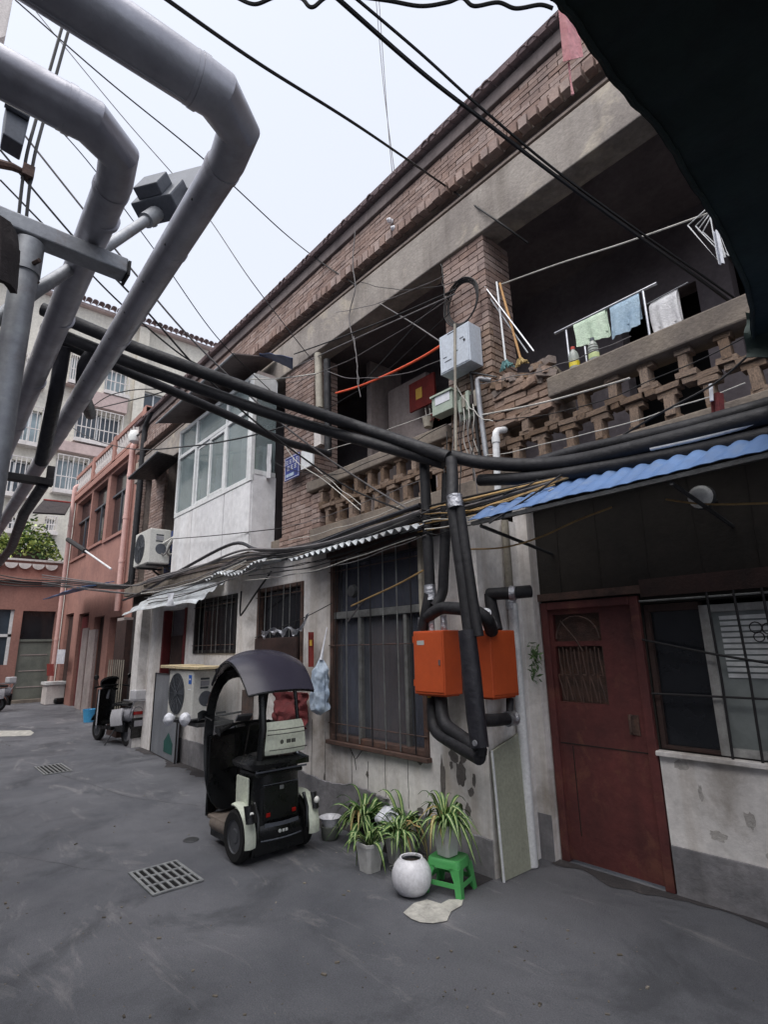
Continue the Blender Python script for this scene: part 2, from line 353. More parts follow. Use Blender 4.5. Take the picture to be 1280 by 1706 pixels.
mat('bucket_blue', (86,176,224), (70,156,206), s=5, r=0.5, b=0.03)
mat('sign_blue', (44,58,140), (36,48,118), s=4, r=0.4, b=0)
mat('sign_white', (226,228,236), s=4, r=0.5, b=0, fine=0)
mat('meter_grey', (190,198,208), (172,180,190), s=2, r=0.5, b=0.04, streak=0.15, sc=(130,120,110))
mat('meter_green', (170,182,168), (146,158,146), s=3, r=0.6, b=0.05, streak=0.25, sc=(100,96,84))
mat('towel_green', (200,216,196), (180,200,178), s=10, r=0.95, b=0.5, bs=80)
mat('towel_blue', (166,188,204), (144,168,188), s=10, r=0.95, b=0.5, bs=80)
mat('towel_white', (216,216,218), (190,190,194), s=10, r=0.95, b=0.5, bs=80)
mat('bottle_yellow', (214,196,60), (196,176,48), s=6, r=0.25, b=0)
mat('bottle_clear', (176,182,176), (146,152,148), s=6, r=0.2, b=0, alpha=0.75)
mat('cap_red', (190,70,60), r=0.5, b=0)
mat('mop_teal', (110,150,150), (80,116,118), s=30, r=0.95, b=0.6)
mat('broom_tan', (186,164,116), (150,128,86), s=20, r=0.9, b=0.5)
mat('handle_wood', (190,146,92), (160,120,76), s=12, r=0.6, b=0.1)
mat('red_cloth', (128,46,40), (100,36,34), s=7, r=0.85, b=0.3)
mat('gold', (214,170,70), r=0.5, b=0)
mat('leaf_dry', (168,142,92), (134,110,70), s=14, r=0.7, b=0)
mat('blue_tarp', (46,68,112), (34,50,88), s=6, r=0.55, b=0.3, bs=12)
mat('blue_paint', (58,80,140), (46,64,116), s=3, r=0.6, b=0.1)
mat('junk_dark', (62,56,56), (42,38,40), s=6, r=0.9, b=0.4)
mat('shaded_wall', (50,46,42), (34,32,31), s=1.4, r=0.95, b=0.3, bs=25, blot=0.5, bc=(34,32,32), bsc=1.2)  # tarpaulin shade under the awning put into the wall colour
mat('wall_foot_strip', (72,69,70), (54,52,54), s=3, r=0.95, b=0.6, bs=60, blot=0.4, bc=(92,88,86), bsc=5)
mat('worn_plaster', (186,182,178), (160,156,152), s=6, r=0.95, b=0.5, bs=40, blot=0.5, bc=(206,202,198), bsc=9)
# ================================================================ GROUND
g = MB(); g.quad((-260,-200,0),(160,-200,0),(160,200,0),(-260,200,0))
tag(g.build('ground', 'asphalt'), 'worn grey asphalt lane surface', kind='structure')
def ground_sheet(name, m, pts, z, label):
    mb = MB(); c = sum((V(p) for p in pts), V()) / len(pts); n = len(pts)
    mb.add([(p[0], p[1], z) for p in pts] + [(c.x, c.y, z + 0.002)], [(i, (i+1) % n, n) for i in range(n)])
    return tag(mb.build(name, m), label, kind='structure')
def blob(px, py, rx, ry, n=26, rough=0.3, seed=1, skew=0.3):
    c = PZ(px, py); random.seed(seed); o = []
    for i in range(n):
        a = 2*math.pi*i/n; k = 1 + rough*noise.noise(V((math.cos(a)*1.3, math.sin(a)*1.3, seed*3.7))) * 1.6 + jit(0.05)
        o.append((c.x + math.cos(a)*rx*k + math.sin(a)*skew*ry, c.y + math.sin(a)*ry*k, 0))
    return o
ground_sheet('cement_patch', 'cement_patch', [PZ(*p) for p in ((672,1522),(690,1506),(712,1500),(735,1507),(748,1500),(772,1500),(770,1510),(752,1520),(745,1536),(722,1540),(700,1538),(685,1532))], 0.006, 'pale spilt cement patch on the asphalt in front of the white vase')
ground_sheet('painted_line', 'road_paint', [PZ(*p) for p in ((-20,1218),(50,1217),(56,1221),(50,1226),(-20,1228))], 0.005, 'worn white painted line at the left edge')
def drain(name, x0, x1, y0, y1, rows, label):
    t = thing(name, label, 'drain', ((x0+x1)/2, (y0+y1)/2, 0), group='drain grates in the lane')
    bx('pit', 'pit', t, (x0+.01, y0+.01, 0.002), (x1-.01, y1-.01, 0.006))
    f = MB(); b_ = 0.022
    f.box((x0,y0,.004),(x1,y0+b_,.014)); f.box((x0,y1-b_,.004),(x1,y1,.014)); f.box((x0,y0+b_,.004),(x0+b_,y1-b_,.014)); f.box((x1-b_,y0+b_,.004),(x1,y1-b_,.014))
    f.build('frame', 'grate_iron', t)
    for i in range(1, rows): 
        x = x0 + (x1-x0)*i/rows; bx('cross_bar', 'grate_iron', t, (x-.012, y0+b_, .005), (x+.012, y1-b_, .0135))
    n = 7
    for i in range(1, n):
        y = y0 + (y1-y0)*i/n; bx('slat', 'grate_iron', t, (x0+b_, y-.009, .004), (x1-b_, y+.009, .013))
drain('drain_grate', -4.85, -4.31, 1.57, 1.94, 3, 'three row iron drain grate nearest the camera')
drain('drain_grate', -10.1, -9.35, 1.78, 2.14, 1, 'small slotted iron drain grate farther down the lane')
mb = MB(); c = PZ(318,1400); mb.lathe((c.x,c.y,0.003), [(0.001,.008),(.06,.007),(.07,0)], 20); 
tag(mb.build('manhole_lid', 'iron', smooth=True), 'small dark round lid in the asphalt beside the tricycle', 'lid')
# row of houses across the lane, added out of view to block low light
OH = thing('unseen_house_row','plain grey rendered house row added out of view behind the viewer to block low light','house',(-8,-3.6,0))
mb = MB(); wall(mb,-24,5,0,6.4,-3.6,-3.3,[(-3+4.5*k,-1.6+4.5*k,.9,2.3) for k in range(-4,2)]); mb.build('wall','plinth',OH)
for k in range(-4,2): bx('window','far_glass',OH,(-3+4.5*k,-3.45,.9),(-1.6+4.5*k,-3.42,2.3))
bx('eave','tile',OH,(-24.2,-4.2,6.4),(5.2,-3.0,6.55)); bx('back','plinth',OH,(-24,-7,0),(5,-3.61,6.4))
# ================================================================ MAIN BRICK BUILDING
FY = 4.0
B = thing('brick_building', 'two storey brick building with open balconies, concrete beam and tiled eave', 'building', (-6.5, 4.2, 0))
XL, XR = -14.25, 2.6
BR = []      # brick list: (centre, size)
def brick_face(x0, x1, z0, z1, y0, depth, L=.235, H=.058, J=.011, out=0.006):
    z = z0; k = 0
    while z + H*0.6 < z1:
        h = min(H, z1 - z); x = x0 - (L/2 + J/2 if k % 2 else 0)
        while x < x1 - .02:
            a, b_ = max(x, x0), min(x + L, x1)
            if b_ - a > .03: BR.append((V(((a+b_)/2, y0 + depth/2 - random.random()*out, z + h/2)), V((b_-a, depth, h))))
            x += L + J
        z += H + J; k += 1
def brick_side(y0, y1, z0, z1, x1, depth, L=.235, H=.058, J=.011):
    z = z0; k = 1
    while z + H*.6 < z1:
        y = y0 - (L/2 if k % 2 else 0)
        while y < y1 - .02:
            a, b_ = max(y, y0), min(y + L, y1)
            if b_ - a > .03: BR.append((V((x1 - depth/2 + random.random()*.006, (a+b_)/2, z + H/2)), V((depth, b_-a, H))))
            y += L + J
        z += H + J; k += 1
mb = MB()
wall(mb, XL, XR, 0, 2.95, 4.2, 4.45, [(-2.72,-1.87,-.01,1.99), (-1.86,.6,.9,1.92)]); mb.build('lower_wall', 'shaded_wall', B)
bx('floor_slab', 'ledge', B, (XL, 3.97, 2.95), (XR, 6.4, 3.20), bevel=.01)
bx('roof_slab', 'soot_wall', B, (XL, 4.26, 6.02), (XR, 6.4, 6.2))
bx('beam', 'concrete', B, (XL, 3.965, 5.82), (XR, 4.25, 6.38), bevel=.012)
bx('beam_recess', 'dark_plaster', B, (XL, 4.09, 6.38), (XR, 4.3, 6.62))
bx('beam_lip', 'mortar', B, (XL, 3.99, 6.44), (XR, 4.09, 6.47))
bx('parapet_core', 'mortar', B, (XL, 4.03, 6.62), (XR, 4.3, 7.40))
bx('eave_board', 'dark_plaster', B, (XL, 3.95, 7.22), (XR, 4.028, 7.385), bevel=.01)
mb = MB(); mb.slab((XL-.1,3.87,7.40),(XR,3.87,7.40),(XR,9.5,9.4),(XL-.1,9.5,9.4),-.06); mb.build('roof', 'tile', B)
# back wall of the balconies with doors and windows
mb = MB(); wall(mb, XL, XR, 3.2, 6.02, 5.6, 5.8, [(-5.75,-4.85,3.2,5.25),(-4.6,-3.9,4.2,5.3),(-2.3,-1.5,3.2,5.2),(-1.2,-.2,4.1,5.3)]); mb.build('back_wall', 'soot_wall', B)
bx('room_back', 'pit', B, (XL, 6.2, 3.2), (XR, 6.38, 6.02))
bx('partition', 'grey_plaster', B, (-6.0, 4.95, 3.2), (-5.9, 5.6, 6.0))
bx('plaster_panel', 'grey_plaster', B, (-5.78, 5.2, 4.55), (-4.95, 5.28, 5.5))
bx('plaster_panel', 'grey_plaster', B, (-4.75, 5.1, 3.2), (-3.7, 5.18, 4.5))
for (x0, x1) in ((XL, -6.85), (-6.05, -3.48), (-2.91, 2.0)):
    pass
# pillars (mortar cores faced with single bricks)
PIL = [(-3.48,-2.91,3.2,5.82), (-6.85,-6.05,3.2,5.82), (-.62,-.02,3.2,5.82), (-12.95,-12.05,3.2,5.82), (-14.2,-13.6,3.2,5.82)]
for i, (x0, x1, z0, z1) in enumerate(PIL):
    bx('pillar_core', 'mortar', B, (x0+.02, FY+.035, z0), (x1-.02, FY+.42, z1))
    brick_face(x0, x1, z0+.005, z1, FY+.005, .06)
    if i < 3: brick_side(FY+.07, FY+.42, z0+.005, z1, x1, .05)
# parapet and corbel courses
brick_face(XL, XR, 6.74, 7.215, FY-.005, .05, out=.008, H=.05, J=.009, L=.21)
x = XL
while x < XR:
    BR.append((V((x+.05, 3.975, 6.675)), V((.095+jit(.01), .10+jit(.02), .115+jit(.012))))); x += .118
# solid low wall panels under the balcony sills next to the pillars
brick_face(-2.9, -2.28, 3.62, 4.02, FY-.02, .12, out=.05)
bx('stub_core', 'mortar', B, (-2.9, 4.06, 3.6), (-2.25, 4.3, 4.0))
brick_face(-6.04, -5.85, 3.21, 3.7, FY-.01, .1); brick_face(-6.84,-6.06,2.6,3.2,FY-.04,.06)
BR.sort(key=lambda e: (e[0]-EYE).length)
bm = []
for k in range(6):
    m_ = MB(); random.seed(40+k); m_.box((-.5,-.5,-.5),(.5,.5,.5))
    for i in range(8): m_.v[i] = V((m_.v[i].x*(1-.02*random.random()), m_.v[i].y*(1-.08*random.random()), m_.v[i].z*(1-.12*random.random())))
    o_ = m_.build('brick', 'brick', B); bm.append(o_.data); bpy.data.objects.remove(o_)
rest = MB(); cnt = 0
for i, (c, s_) in enumerate(BR):
    R = Matrix.Rotation(jit(.02), 3, 'Y') @ Matrix.Rotation(jit(.02), 3, 'Z')
    if c.z > 6.5 and c.x < -9.5: pass
    if i < 300:
        o = bpy.data.objects.new('brick', bm[i % 6]); COL.objects.link(o); o.parent = B; o.location = c - WORLD[B.name]; o.scale = s_; o.rotation_euler = (0, jit(.02), jit(.02))
    else: rest.obox(c, s_, R)
tag(rest.build('distant_bricks', 'brick_dark', B), None, kind='stuff')
# eave tiles: half-round ends along the eave
tm = MB(); tm.grid(lambda u, v: (math.cos(math.pi*u)*.056, v*.35, math.sin(math.pi*u)*.045 + v*.1), 6, 1, .012); o_ = tm.build('roof_tile', 'tile', B, smooth=True); tme = o_.data; bpy.data.objects.remove(o_)
x = XL
while x < XR:
    o = bpy.data.objects.new('roof_tile', tme); COL.objects.link(o); o.parent = B; o.location = V((x, 3.85+jit(.012), 7.395)) - WORLD[B.name]; o.rotation_euler = (0, jit(.05), jit(.03)); x += .114
# balcony sills
sill_l = MB(); sill_l.box((-6.1,3.93,3.72),(-3.49,4.14,3.87)); sill_l.build('sill', 'ledge', B, bevel=.015)
bx('sill', 'ledge', B, (-2.3,3.92,3.70), (-.1,4.16,3.885), bevel=.015)
# lattice parapets: staggered standing and lying bricks
lm = []
for k in range(5):
    m_ = MB(); random.seed(80+k); m_.box((-.5,-.5,-.5),(.5,.5,.5))
    for i in range(8): m_.v[i] = V((m_.v[i].x*(1-.16*random.random()), m_.v[i].y*(1-.1*random.random()), m_.v[i].z*(1-.1*random.random())))
    o_ = m_.build('lattice_brick', 'lattice', B, bevel=.0); lm.append(o_.data); bpy.data.objects.remove(o_)
def lat(x, z, w_, h, dy=0.0):
    o = bpy.data.objects.new('lattice_brick', random.choice(lm)); COL.objects.link(o); o.parent = B
    o.location = V((x+jit(.012), 4.03+dy+jit(.012), z)) - WORLD[B.name]; o.scale = (w_*(1+jit(.08)), .11*(1+jit(.1)), h); o.rotation_euler = (jit(.03), jit(.05), jit(.06))
def lattice(x0, x1, z0, z1, p):
    n = int(round((x1-x0)/p)); p = (x1-x0)/n; H = z1-z0; c = .05; zm = z0 + H/2; hp = H/2 - 1.9*c
    for i in range(n + 1):
        x = x0 + p*i
        lat(x, z1 - c*.45, .125, c*.85); lat(x, z1 - c*.9 - hp*.5, .068, hp); lat(x, zm + c*.95, .155, c*.9)
        lat(x, zm - c*.0, .08, c*.9)
        if i < n:
            lat(x+p/2, zm - c*.0, .19, c*.9, -.01); lat(x + p/2, zm - c*.98, .15, c*.9); lat(x + p/2, zm - c*1.45 - hp*.5, .07, hp+c*.1); lat(x + p/2, z0 + c*.4, .11, c*.8)
lattice(-5.80, -3.54, 3.2, 3.72, .25); lattice(-2.85, -.15, 3.2, 3.70, .265)
# insulators and bolts on the parapet
t = thing('insulator_pair', 'pair of white ceramic insulators on the brick parapet', 'insulator', PY(655,375,3.98))
for px, py in ((650,368),(657,381)):
    c = PY(px, py, 3.95); MB().lathe(c, [(.012,-.05),(.02,-.04),(.035,-.02),(.03,.0),(.038,.02),(.02,.045),(.001,.05)], 12, 'Y').build('insulator', 'ceramic', t, smooth=True)
# ================================================================ DOOR BAY UNDER THE BALCONY
mb = MB(); wall(mb, -2.87, -2.73, 0, 2.9, 4.08, 4.198, []); mb.build('door_post', 'white_wall', B)
bx('post_plinth', 'plinth', B, (-2.875,4.075,0), (-2.725,4.079,.33))
for x in (-2.5,-2.15,-1.78,-1.4,-1.05,-.7,-.3): MB().tube([(x+jit(.02),4.198,2.0 if x<-1.85 else 1.98),(x+jit(.02),4.198,2.9)],.004,4).build('board_seam','crack',B)
bx('door_header','rust_frame',B,(-2.74,4.15,2.0),(-1.84,4.197,2.06)); bx('window_header','wood_dark',B,(-1.84,4.16,1.97),(2.4,4.197,2.10))
DT = thing('red_metal_door', 'maroon sheet metal door with wrought iron grille under the blue awning', 'door', (-2.3, 4.2, 0))
fr = MB(); fr.box((-2.72,4.16,0),(-2.655,4.27,1.985)); fr.box((-1.935,4.16,0),(-1.87,4.27,1.985)); fr.box((-2.655,4.16,1.92),(-1.935,4.27,1.985)); fr.build('frame', 'red_door', DT, bevel=.006)
lf = MB(); wall(lf, -2.655, -1.935, .02, 1.92, 4.185, 4.225, [(-2.62,-2.2,1.18,1.62),(-2.62,-2.2,1.66,1.88)]); lf.build('leaf', 'red_door', DT, bevel=.004)
bx('seam', 'crack', DT, (-2.65,4.181,.86), (-1.94,4.184,.868)); bx('seam', 'crack', DT, (-2.545,4.181,.2), (-2.538,4.184,.85))
bx('backing', 'rust_frame', DT, (-2.63,4.235,1.17), (-2.19,4.245,1.89))
for i in range(6):
    x = -2.585 + i*.07
    bxx = MB().tube(smooth_path([(x,4.18,1.60),(x+.012,4.165,1.5),(x+.028,4.16,1.40),(x-.01,4.165,1.39),(x+.012,4.16,1.30),(x+.03,4.165,1.2)],4),.0055,6); bxx.build('grille_bar', 'rust_frame', DT, smooth=True)
    MB().tube([(x+.035,4.19,1.185),(x+.035,4.19,1.615)],.006,6).build('grille_bar', 'rust_frame', DT)
arc = [( -2.41+.19*math.cos(a), 4.185, 1.68+.18*math.sin(a)) for a in [math.pi*i/14 for i in range(15)]]
MB().tube(arc,.007,6).build('grille_arch', 'rust_frame', DT, smooth=True); MB().tube([(-2.55,4.18,1.83),(-2.42,4.17,1.68),(-2.36,4.165,1.58)],.006,6).build('grille_bar', 'rust_frame', DT)
bx('lock_plate', 'rust_frame', DT, (-2.06,4.178,.98),(-1.98,4.1845,1.12)); MB().tube(bend([(-2.03,4.17,1.12),(-2.03,4.14,1.11),(-2.03,4.14,1.0),(-2.03,4.17,.99)],.02),.008,6).build('handle', 'rust_frame', DT)
WT = thing('barred_window', 'wide dark window with white casement and iron bars right of the maroon door', 'window', (-1.1, 4.2, .9))
fr = MB(); 
for a, b_ in (((-1.47,4.205,.905),(-1.41,4.29,1.885)),((-.9,4.215,.955),(-.85,4.285,1.835)),((-1.41,4.21,1.835),(.55,4.29,1.885)),((-1.41,4.21,.905),(.55,4.29,.955)),((.55,4.21,.905),(.6,4.29,1.885))): fr.box(a, b_)
fr.build('frame', 'old_upvc', WT, bevel=.004)
fr = MB()
for a, b_ in (((-1.855,4.21,.905),(-1.82,4.3,1.915)),((-1.82,4.21,1.86),(-1.47,4.3,1.915)),((-1.82,4.21,.905),(-1.47,4.3,.93))): fr.box(a, b_)
fr.build('side_frame', 'wood_dark', WT, bevel=.004)
bx('mesh_screen', 'dark_glass', WT, (-1.82,4.25,.93),(-1.47,4.255,1.86)); 
for (a, b_) in ((-1.41,-.9),(-.85,.55)): bx('pane', 'pale_pane', WT, (a,4.25,.95),(b_,4.256,1.85))
for i in range(11):
    z = 1.40 + i*.038; bx('blind_slat', 'upvc', WT, (-1.36,4.240,z),(-.98,4.246,z+.026))
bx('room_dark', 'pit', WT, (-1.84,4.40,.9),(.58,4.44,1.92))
for i in range(11):
    x = -1.39 + i*.165; MB().tube([(x,4.165,.88),(x+.01,4.165,1.4),(x,4.165,1.97)],.0085,6).build('bar', 'black_bar', WT)
MB().tube([(-1.86,4.17,1.28),(.6,4.17,1.28)],.008,6).build('bar', 'black_bar', WT); MB().tube([(-1.86,4.17,1.94),(.6,4.17,1.93)],.008,6).build('bar', 'steel_bar', WT)
for k, (cx, cz, r_) in enumerate(((-1.13,1.72,.035),(-1.06,1.71,.035),(-1.12,1.66,.03),(-1.04,1.65,.035),(-.9,1.62,.03),(-.94,1.57,.03),(-.86,1.57,.03),(-.92,1.66,.03))):
    MB().tube([(cx+r_*math.cos(a), 4.155, cz+r_*math.sin(a)) for a in [2*math.pi*i/12 for i in range(13)]],.004,5,cap=False).build('scroll', 'black_bar', WT, smooth=True)
bx('sill', 'white_wall', WT, (-1.87,4.13,.865),(.6,4.21,.898), bevel=.006)
tag(MB().tube(smooth_path([(-1.86,4.14,1.66),(-1.6,4.13,1.60),(-1.2,4.12,1.52),(-.95,4.12,1.50),(-.6,4.13,1.62),(-.2,4.14,1.78)]),.009,6).build('loose_cable', 'cable', smooth=True), 'black cable sagging across the barred window', 'cable')
lw = MB(); wall(lw, -1.86, 2.6, 0, .863, 4.17, 4.199, []); lw.build('low_wall', 'white_wall', B); bx('low_plinth', 'plinth', B, (-1.855,4.15,0),(2.6,4.169,.30), bevel=.004)
random.seed(6)
for (x, z, rx, rz, sd) in ((-1.55,.42,.05,.03,3),(-1.35,.55,.03,.05,7),(-1.15,.50,.07,.025,11),(-1.72,.82,.05,.03,13),(-1.0,.66,.06,.02,17),(-1.25,.36,.05,.04,19),(-.9,.45,.06,.05,23),(-1.62,.66,.015,.05,29)):
    n = 18; pts = []
    for i in range(n): a = 2*math.pi*i/n; k = 1+.5*noise.noise(V((math.cos(a)*2,math.sin(a)*2,sd)))+jit(.12); pts.append((x+rx*k*math.cos(a),4.1685,z+rz*k*math.sin(a)))
    MB().poly(pts,(0,.002,0)).build('peeled_patch','worn_plaster',B)
# junk on the post: dried leaves and wires
t = thing('dried_bundle', 'dried herb bundle hanging on the post beside the maroon door', 'plant', PY(905,1090,4.0)); random.seed(5); mb = MB()
for i in range(70):
    c = V((-2.72+jit(.04), 4.02+jit(.03), 1.50+jit(.16))); a = random.random()*6.3; d = V((math.cos(a)*.03, jit(.02), math.sin(a)*.03)); n_ = V((jit(1),jit(1),jit(1))).normalized()*.012
    mb.quad(c-d, c+n_, c+d, c-n_)
mb.build('leaves', 'bush_dark', t)

# litter, grit and cracks on the asphalt
random.seed(77); lt = MB()
for i in range(420):
    px, py = random.random()*1280, 1215+random.random()**1.2*480
    c = PZ(px, py)
    if c.y > 3.35 or c.x < -20: continue
    s_ = .004+.010*random.random()**3; a = random.random()*6.3; lt.obox((c.x,c.y,s_*.3),(s_*(1+random.random()*1.5),s_,s_*.6),Matrix.Rotation(a,3,'Z'))
for i in range(40):
    x = -9+random.random()*6.0; y = 3.42-random.random()**2*.35; s_=.012+.02*random.random(); a=random.random()*6.3; R=Matrix.Rotation(a,3,'Z')
    lt.add([R@V((-s_,0,0))+V((x,y,.006)),R@V((0,-s_*.4,.004))+V((x,y,.006)),R@V((s_,0,.001))+V((x,y,.007)),R@V((0,s_*.4,.006))+V((x,y,.006))],[(0,1,2,3)])
tag(lt.build('ground_litter','litter'),'scattered grit and leaf crumbs on the asphalt', kind='stuff')
cr = MB()
def crack(pts, w_=.006):
    P_=[PZ(*p) for p in pts]; Q=[]
    for a, b_ in zip(P_[:-1],P_[1:]):
        for k in range(6): Q.append(a.lerp(b_,k/6)+V((jit(.018),jit(.018),0)))
    for a, b_ in zip(Q[:-1],Q[1:]):
        n_=(b_-a).cross(V((0,0,1))).normalized()*w_*(.4+random.random()*.6); z=V((0,0,.0025)); cr.quad(a-n_+z,b_-n_+z,b_+n_+z,a+n_+z)
crack([(0,1420),(120,1445),(216,1455)],.0018); crack([(100,1290),(220,1330),(350,1345)],.003)
tag(cr.build('asphalt_cracks','crack'),'thin wandering cracks in the asphalt', kind='structure')

def dark_strip(x0, x1, yw, w_, label, z):  # uneven strip along a wall foot, darker than the asphalt
    n = 90; mb = MB(); vs = []
    for i in range(n+1):
        x = x0+(x1-x0)*i/n; k = w_*(.55+.75*noise.noise(V((x*1.7,3.1,z*99)))+.35*noise.noise(V((x*7,1.2,2)))); vs += [(x,yw,z),(x,yw-max(.02,k),z-.0015)]
    mb.add(vs,[(2*i,2*i+1,2*i+3,2*i+2) for i in range(n)]); tag(mb.build('wall_foot_strip','wall_foot_strip'),label,kind='structure')
dark_strip(-10.6,-2.86,3.49,.34,'dark uneven strip along the foot of the white wall',.0042); dark_strip(-2.74,2.4,4.15,.22,'dark uneven strip at the foot of the door wall',.0050)
# ================================================================ WHITE PLASTERED EXTENSION
EX = thing('plastered_extension', 'white plastered ground floor extension with grey plinth in front of the brick building', 'building', (-6.5, 3.5, 0))
EL, ER = -10.75, -2.85
WH = [(-4.9,-3.47,.74,2.6), (-6.55,-5.45,1.25,2.42), (-8.6,-7.15,1.6,2.42), (-10.0,-8.95,-.01,2.35)]
mb = MB(); wall(mb, EL, ER, 0, 2.72, 3.5, 3.66, WH); mb.build('front_wall', 'white_wall', EX)
mb = MB(); wall(mb, 3.66, 4.19, 0, 2.72, -2.99, ER, [], 'X'); mb.build('side_wall', 'white_wall', EX)
def plinth_strip(x0, x1, y, h, sd):
    n = 80; vs = []
    for i in range(n+1):
        x = x0+(x1-x0)*i/n; z = h+.05*noise.noise(V((x*1.9,sd,1)))+.025*noise.noise(V((x*8,sd,3))); vs += [(x,y,0),(x,y,z),(x,y+.012,z+.006)]
    m_ = MB(); m_.add(vs,[(3*i+b_,3*i+3+b_,3*i+4+b_,3*i+1+b_) for i in range(n) for b_ in (0,1)]); return m_
plinth_strip(-8.9,-4.0,3.484,.34,1.0).build('plinth','plinth',EX); plinth_strip(-3.999,-2.848,3.486,.27,4.0).build('plinth','plinth',EX)
mb = MB(); wall(mb, EL-.35, EL, 0, 2.5, 3.35, 3.66, []); mb.build('end_post', 'white_wall', EX, bevel=.01); bx('post_foot', 'plinth', EX, (EL-.355,3.345,0),(EL+.005,3.35,.3))
bx('inner_back', 'soot_wall', EX, (EL, 4.1, 0), (-3.0, 4.14, 2.7))
# board joints and cracks in the lower wall
for x, z0, z1 in ((-4.55,.05,.66),(-4.3,.2,.6),(-4.05,.1,.68),(-3.75,.3,.7),(-5.0,.1,.8),(-5.25,.3,.9)):
    pts = [(x+jit(.004), 3.4985, z0+(z1-z0)*i/6) for i in range(7)]; MB().tube(pts, .0028, 4).build('crack', 'crack', EX)
MB().tube([(-4.62,3.498,.74),(-4.5,3.498,.6),(-4.48,3.498,.5)],.004,4).build('crack','crack',EX); MB().tube([(-4.48,3.498,.6),(-4.35,3.498,.72)],.004,4).build('crack','crack',EX)
random.seed(3)
for (px, py, rx, rz, sd) in ((768,1288,.05,.09,3),(738,1300,.028,.16,11),(755,1258,.05,.05,19),(785,1320,.03,.03,23),(745,1345,.02,.05,29),(772,1262,.03,.04,31),(752,1275,.018,.03,37),(790,1300,.018,.05,41),(540,1300,.012,.07,43),(612,1290,.02,.03,47),(700,1270,.03,.02,53),(600,1335,.05,.03,59),(575,1325,.03,.05,61),(640,1345,.06,.025,67),(700,1352,.04,.03,71),(540,1330,.04,.03,73),(780,1350,.03,.05,79)):
    c = PY(px, py, 3.497); n = 18; pts = []
    for i in range(n):
        a = 2*math.pi*i/n; k = 1 + .5*noise.noise(V((math.cos(a)*2, math.sin(a)*2, sd)))+jit(.12); pts.append((c.x+rx*k*math.cos(a), 3.4975, c.z+rz*k*math.sin(a)))
    MB().poly(pts, (0,.002,0)).build('peeled_patch', 'peeled', EX)
def barred(name, label, x0, x1, z0, z1, y, fm, gm, nb, transom=None, mull=(), group=None):
    t = thing(name, label, 'window', ((x0+x1)/2, y, z0), group=group)
    f = MB(); w_ = .05; d = .09
    f.box((x0,y-.02,z0),(x0+w_,y+d,z1)); f.box((x1-w_,y-.02,z0),(x1,y+d,z1)); f.box((x0+w_,y-.02,z1-w_),(x1-w_,y+d,z1)); f.box((x0+w_,y-.02,z0),(x1-w_,y+d,z0+w_))
    f.build('frame', fm, t, bevel=.006)
    if transom: bx('transom', 'steel_bar', t, (x0+w_,y+.0,transom-.035),(x1-w_,y+.06,transom+.035), bevel=.004)
    for m_ in mull: bx('mullion', 'steel_bar', t, (m_-.02,y+.01,z0+w_),(m_+.02,y+.055,(transom or z1)-.036), bevel=.003)
    bx('pane', gm, t, (x0+w_,y+.05,z0+w_),(x1-w_,y+.056,z1-w_))
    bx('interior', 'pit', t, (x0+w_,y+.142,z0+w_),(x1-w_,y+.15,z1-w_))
    for i in range(nb):
        x = x0 + (x1-x0)*(i+.7)/(nb+.4); MB().tube([(x,y-.035,z0+.01),(x+jit(.006),y-.04,(z0+z1)/2),(x,y-.035,z1-.01)],.0065,6).build('bar', 'steel_bar' if i % 3 else 'black_bar', t)
    for z in ([z0+.16,(z0+z1)*.5,z1-.15] if z1-z0 > 1.4 else [z0+.12,z1-.12]): MB().tube([(x0,y-.03,z),(x1,y-.03,z)],.006,6).build('bar', 'rust_frame', t)
    return t
t = barred('barred_window', 'large rusty framed window with steel bars above the potted plants', -4.9, -3.47, .74, 2.6, 3.5, 'rust_frame', 'tint_glass', 7, 1.98, (-4.42,-3.75))
for (a_, b__, m_) in ((-4.38,-3.77,'curtain_brown'),(-4.83,-4.46,'curtain_navy'),(-3.73,-3.53,'curtain_navy')):
    MB().grid(lambda u,v: V((a_+(b__-a_)*u, 3.60+.012*math.sin(u*(b__-a_)*70), .80+1.14*v)),24,2,.003).build('curtain',m_,t,smooth=True)
MB().grid(lambda u,v: V((-4.83+1.3*u, 3.60+.012*math.sin(u*80), 2.03+.5*v)),40,2,.003).build('curtain','curtain_navy',t,smooth=True)
bx('sill', 'rust_frame', t, (-4.92,3.44,.70),(-3.45,3.52,.738), bevel=.005)
bx('lintel', 'wood_dark', t, (-4.95,3.46,2.602),(-3.2,3.52,2.70), bevel=.005)
bx('side_post', 'pvc_old', t, (-3.46,3.42,1.7),(-3.42,3.48,2.62), bevel=.004)
MB().lathe(PY(590,985,3.46), [(.001,-.05),(.06,-.04),(.07,0),(.05,.02),(.001,.02)], 16, 'Y').build('exhaust_cap', 'iron', t, smooth=True)
t = barred('barred_window', 'dark barred window behind the tricycle roof with a foil strip below', -6.55, -5.45, 1.25, 2.42, 3.5, 'rust_frame', 'dark_glass', 7, None)
bx('lower_board', 'wood_dark', t, (-6.5,3.44,1.3),(-5.5,3.47,1.78), bevel=.004)
t = barred('barred_window', 'dark barred window above the ground level air conditioner', -8.6, -7.15, 1.6, 2.42, 3.5, 'black_bar', 'dark_glass', 9, None)
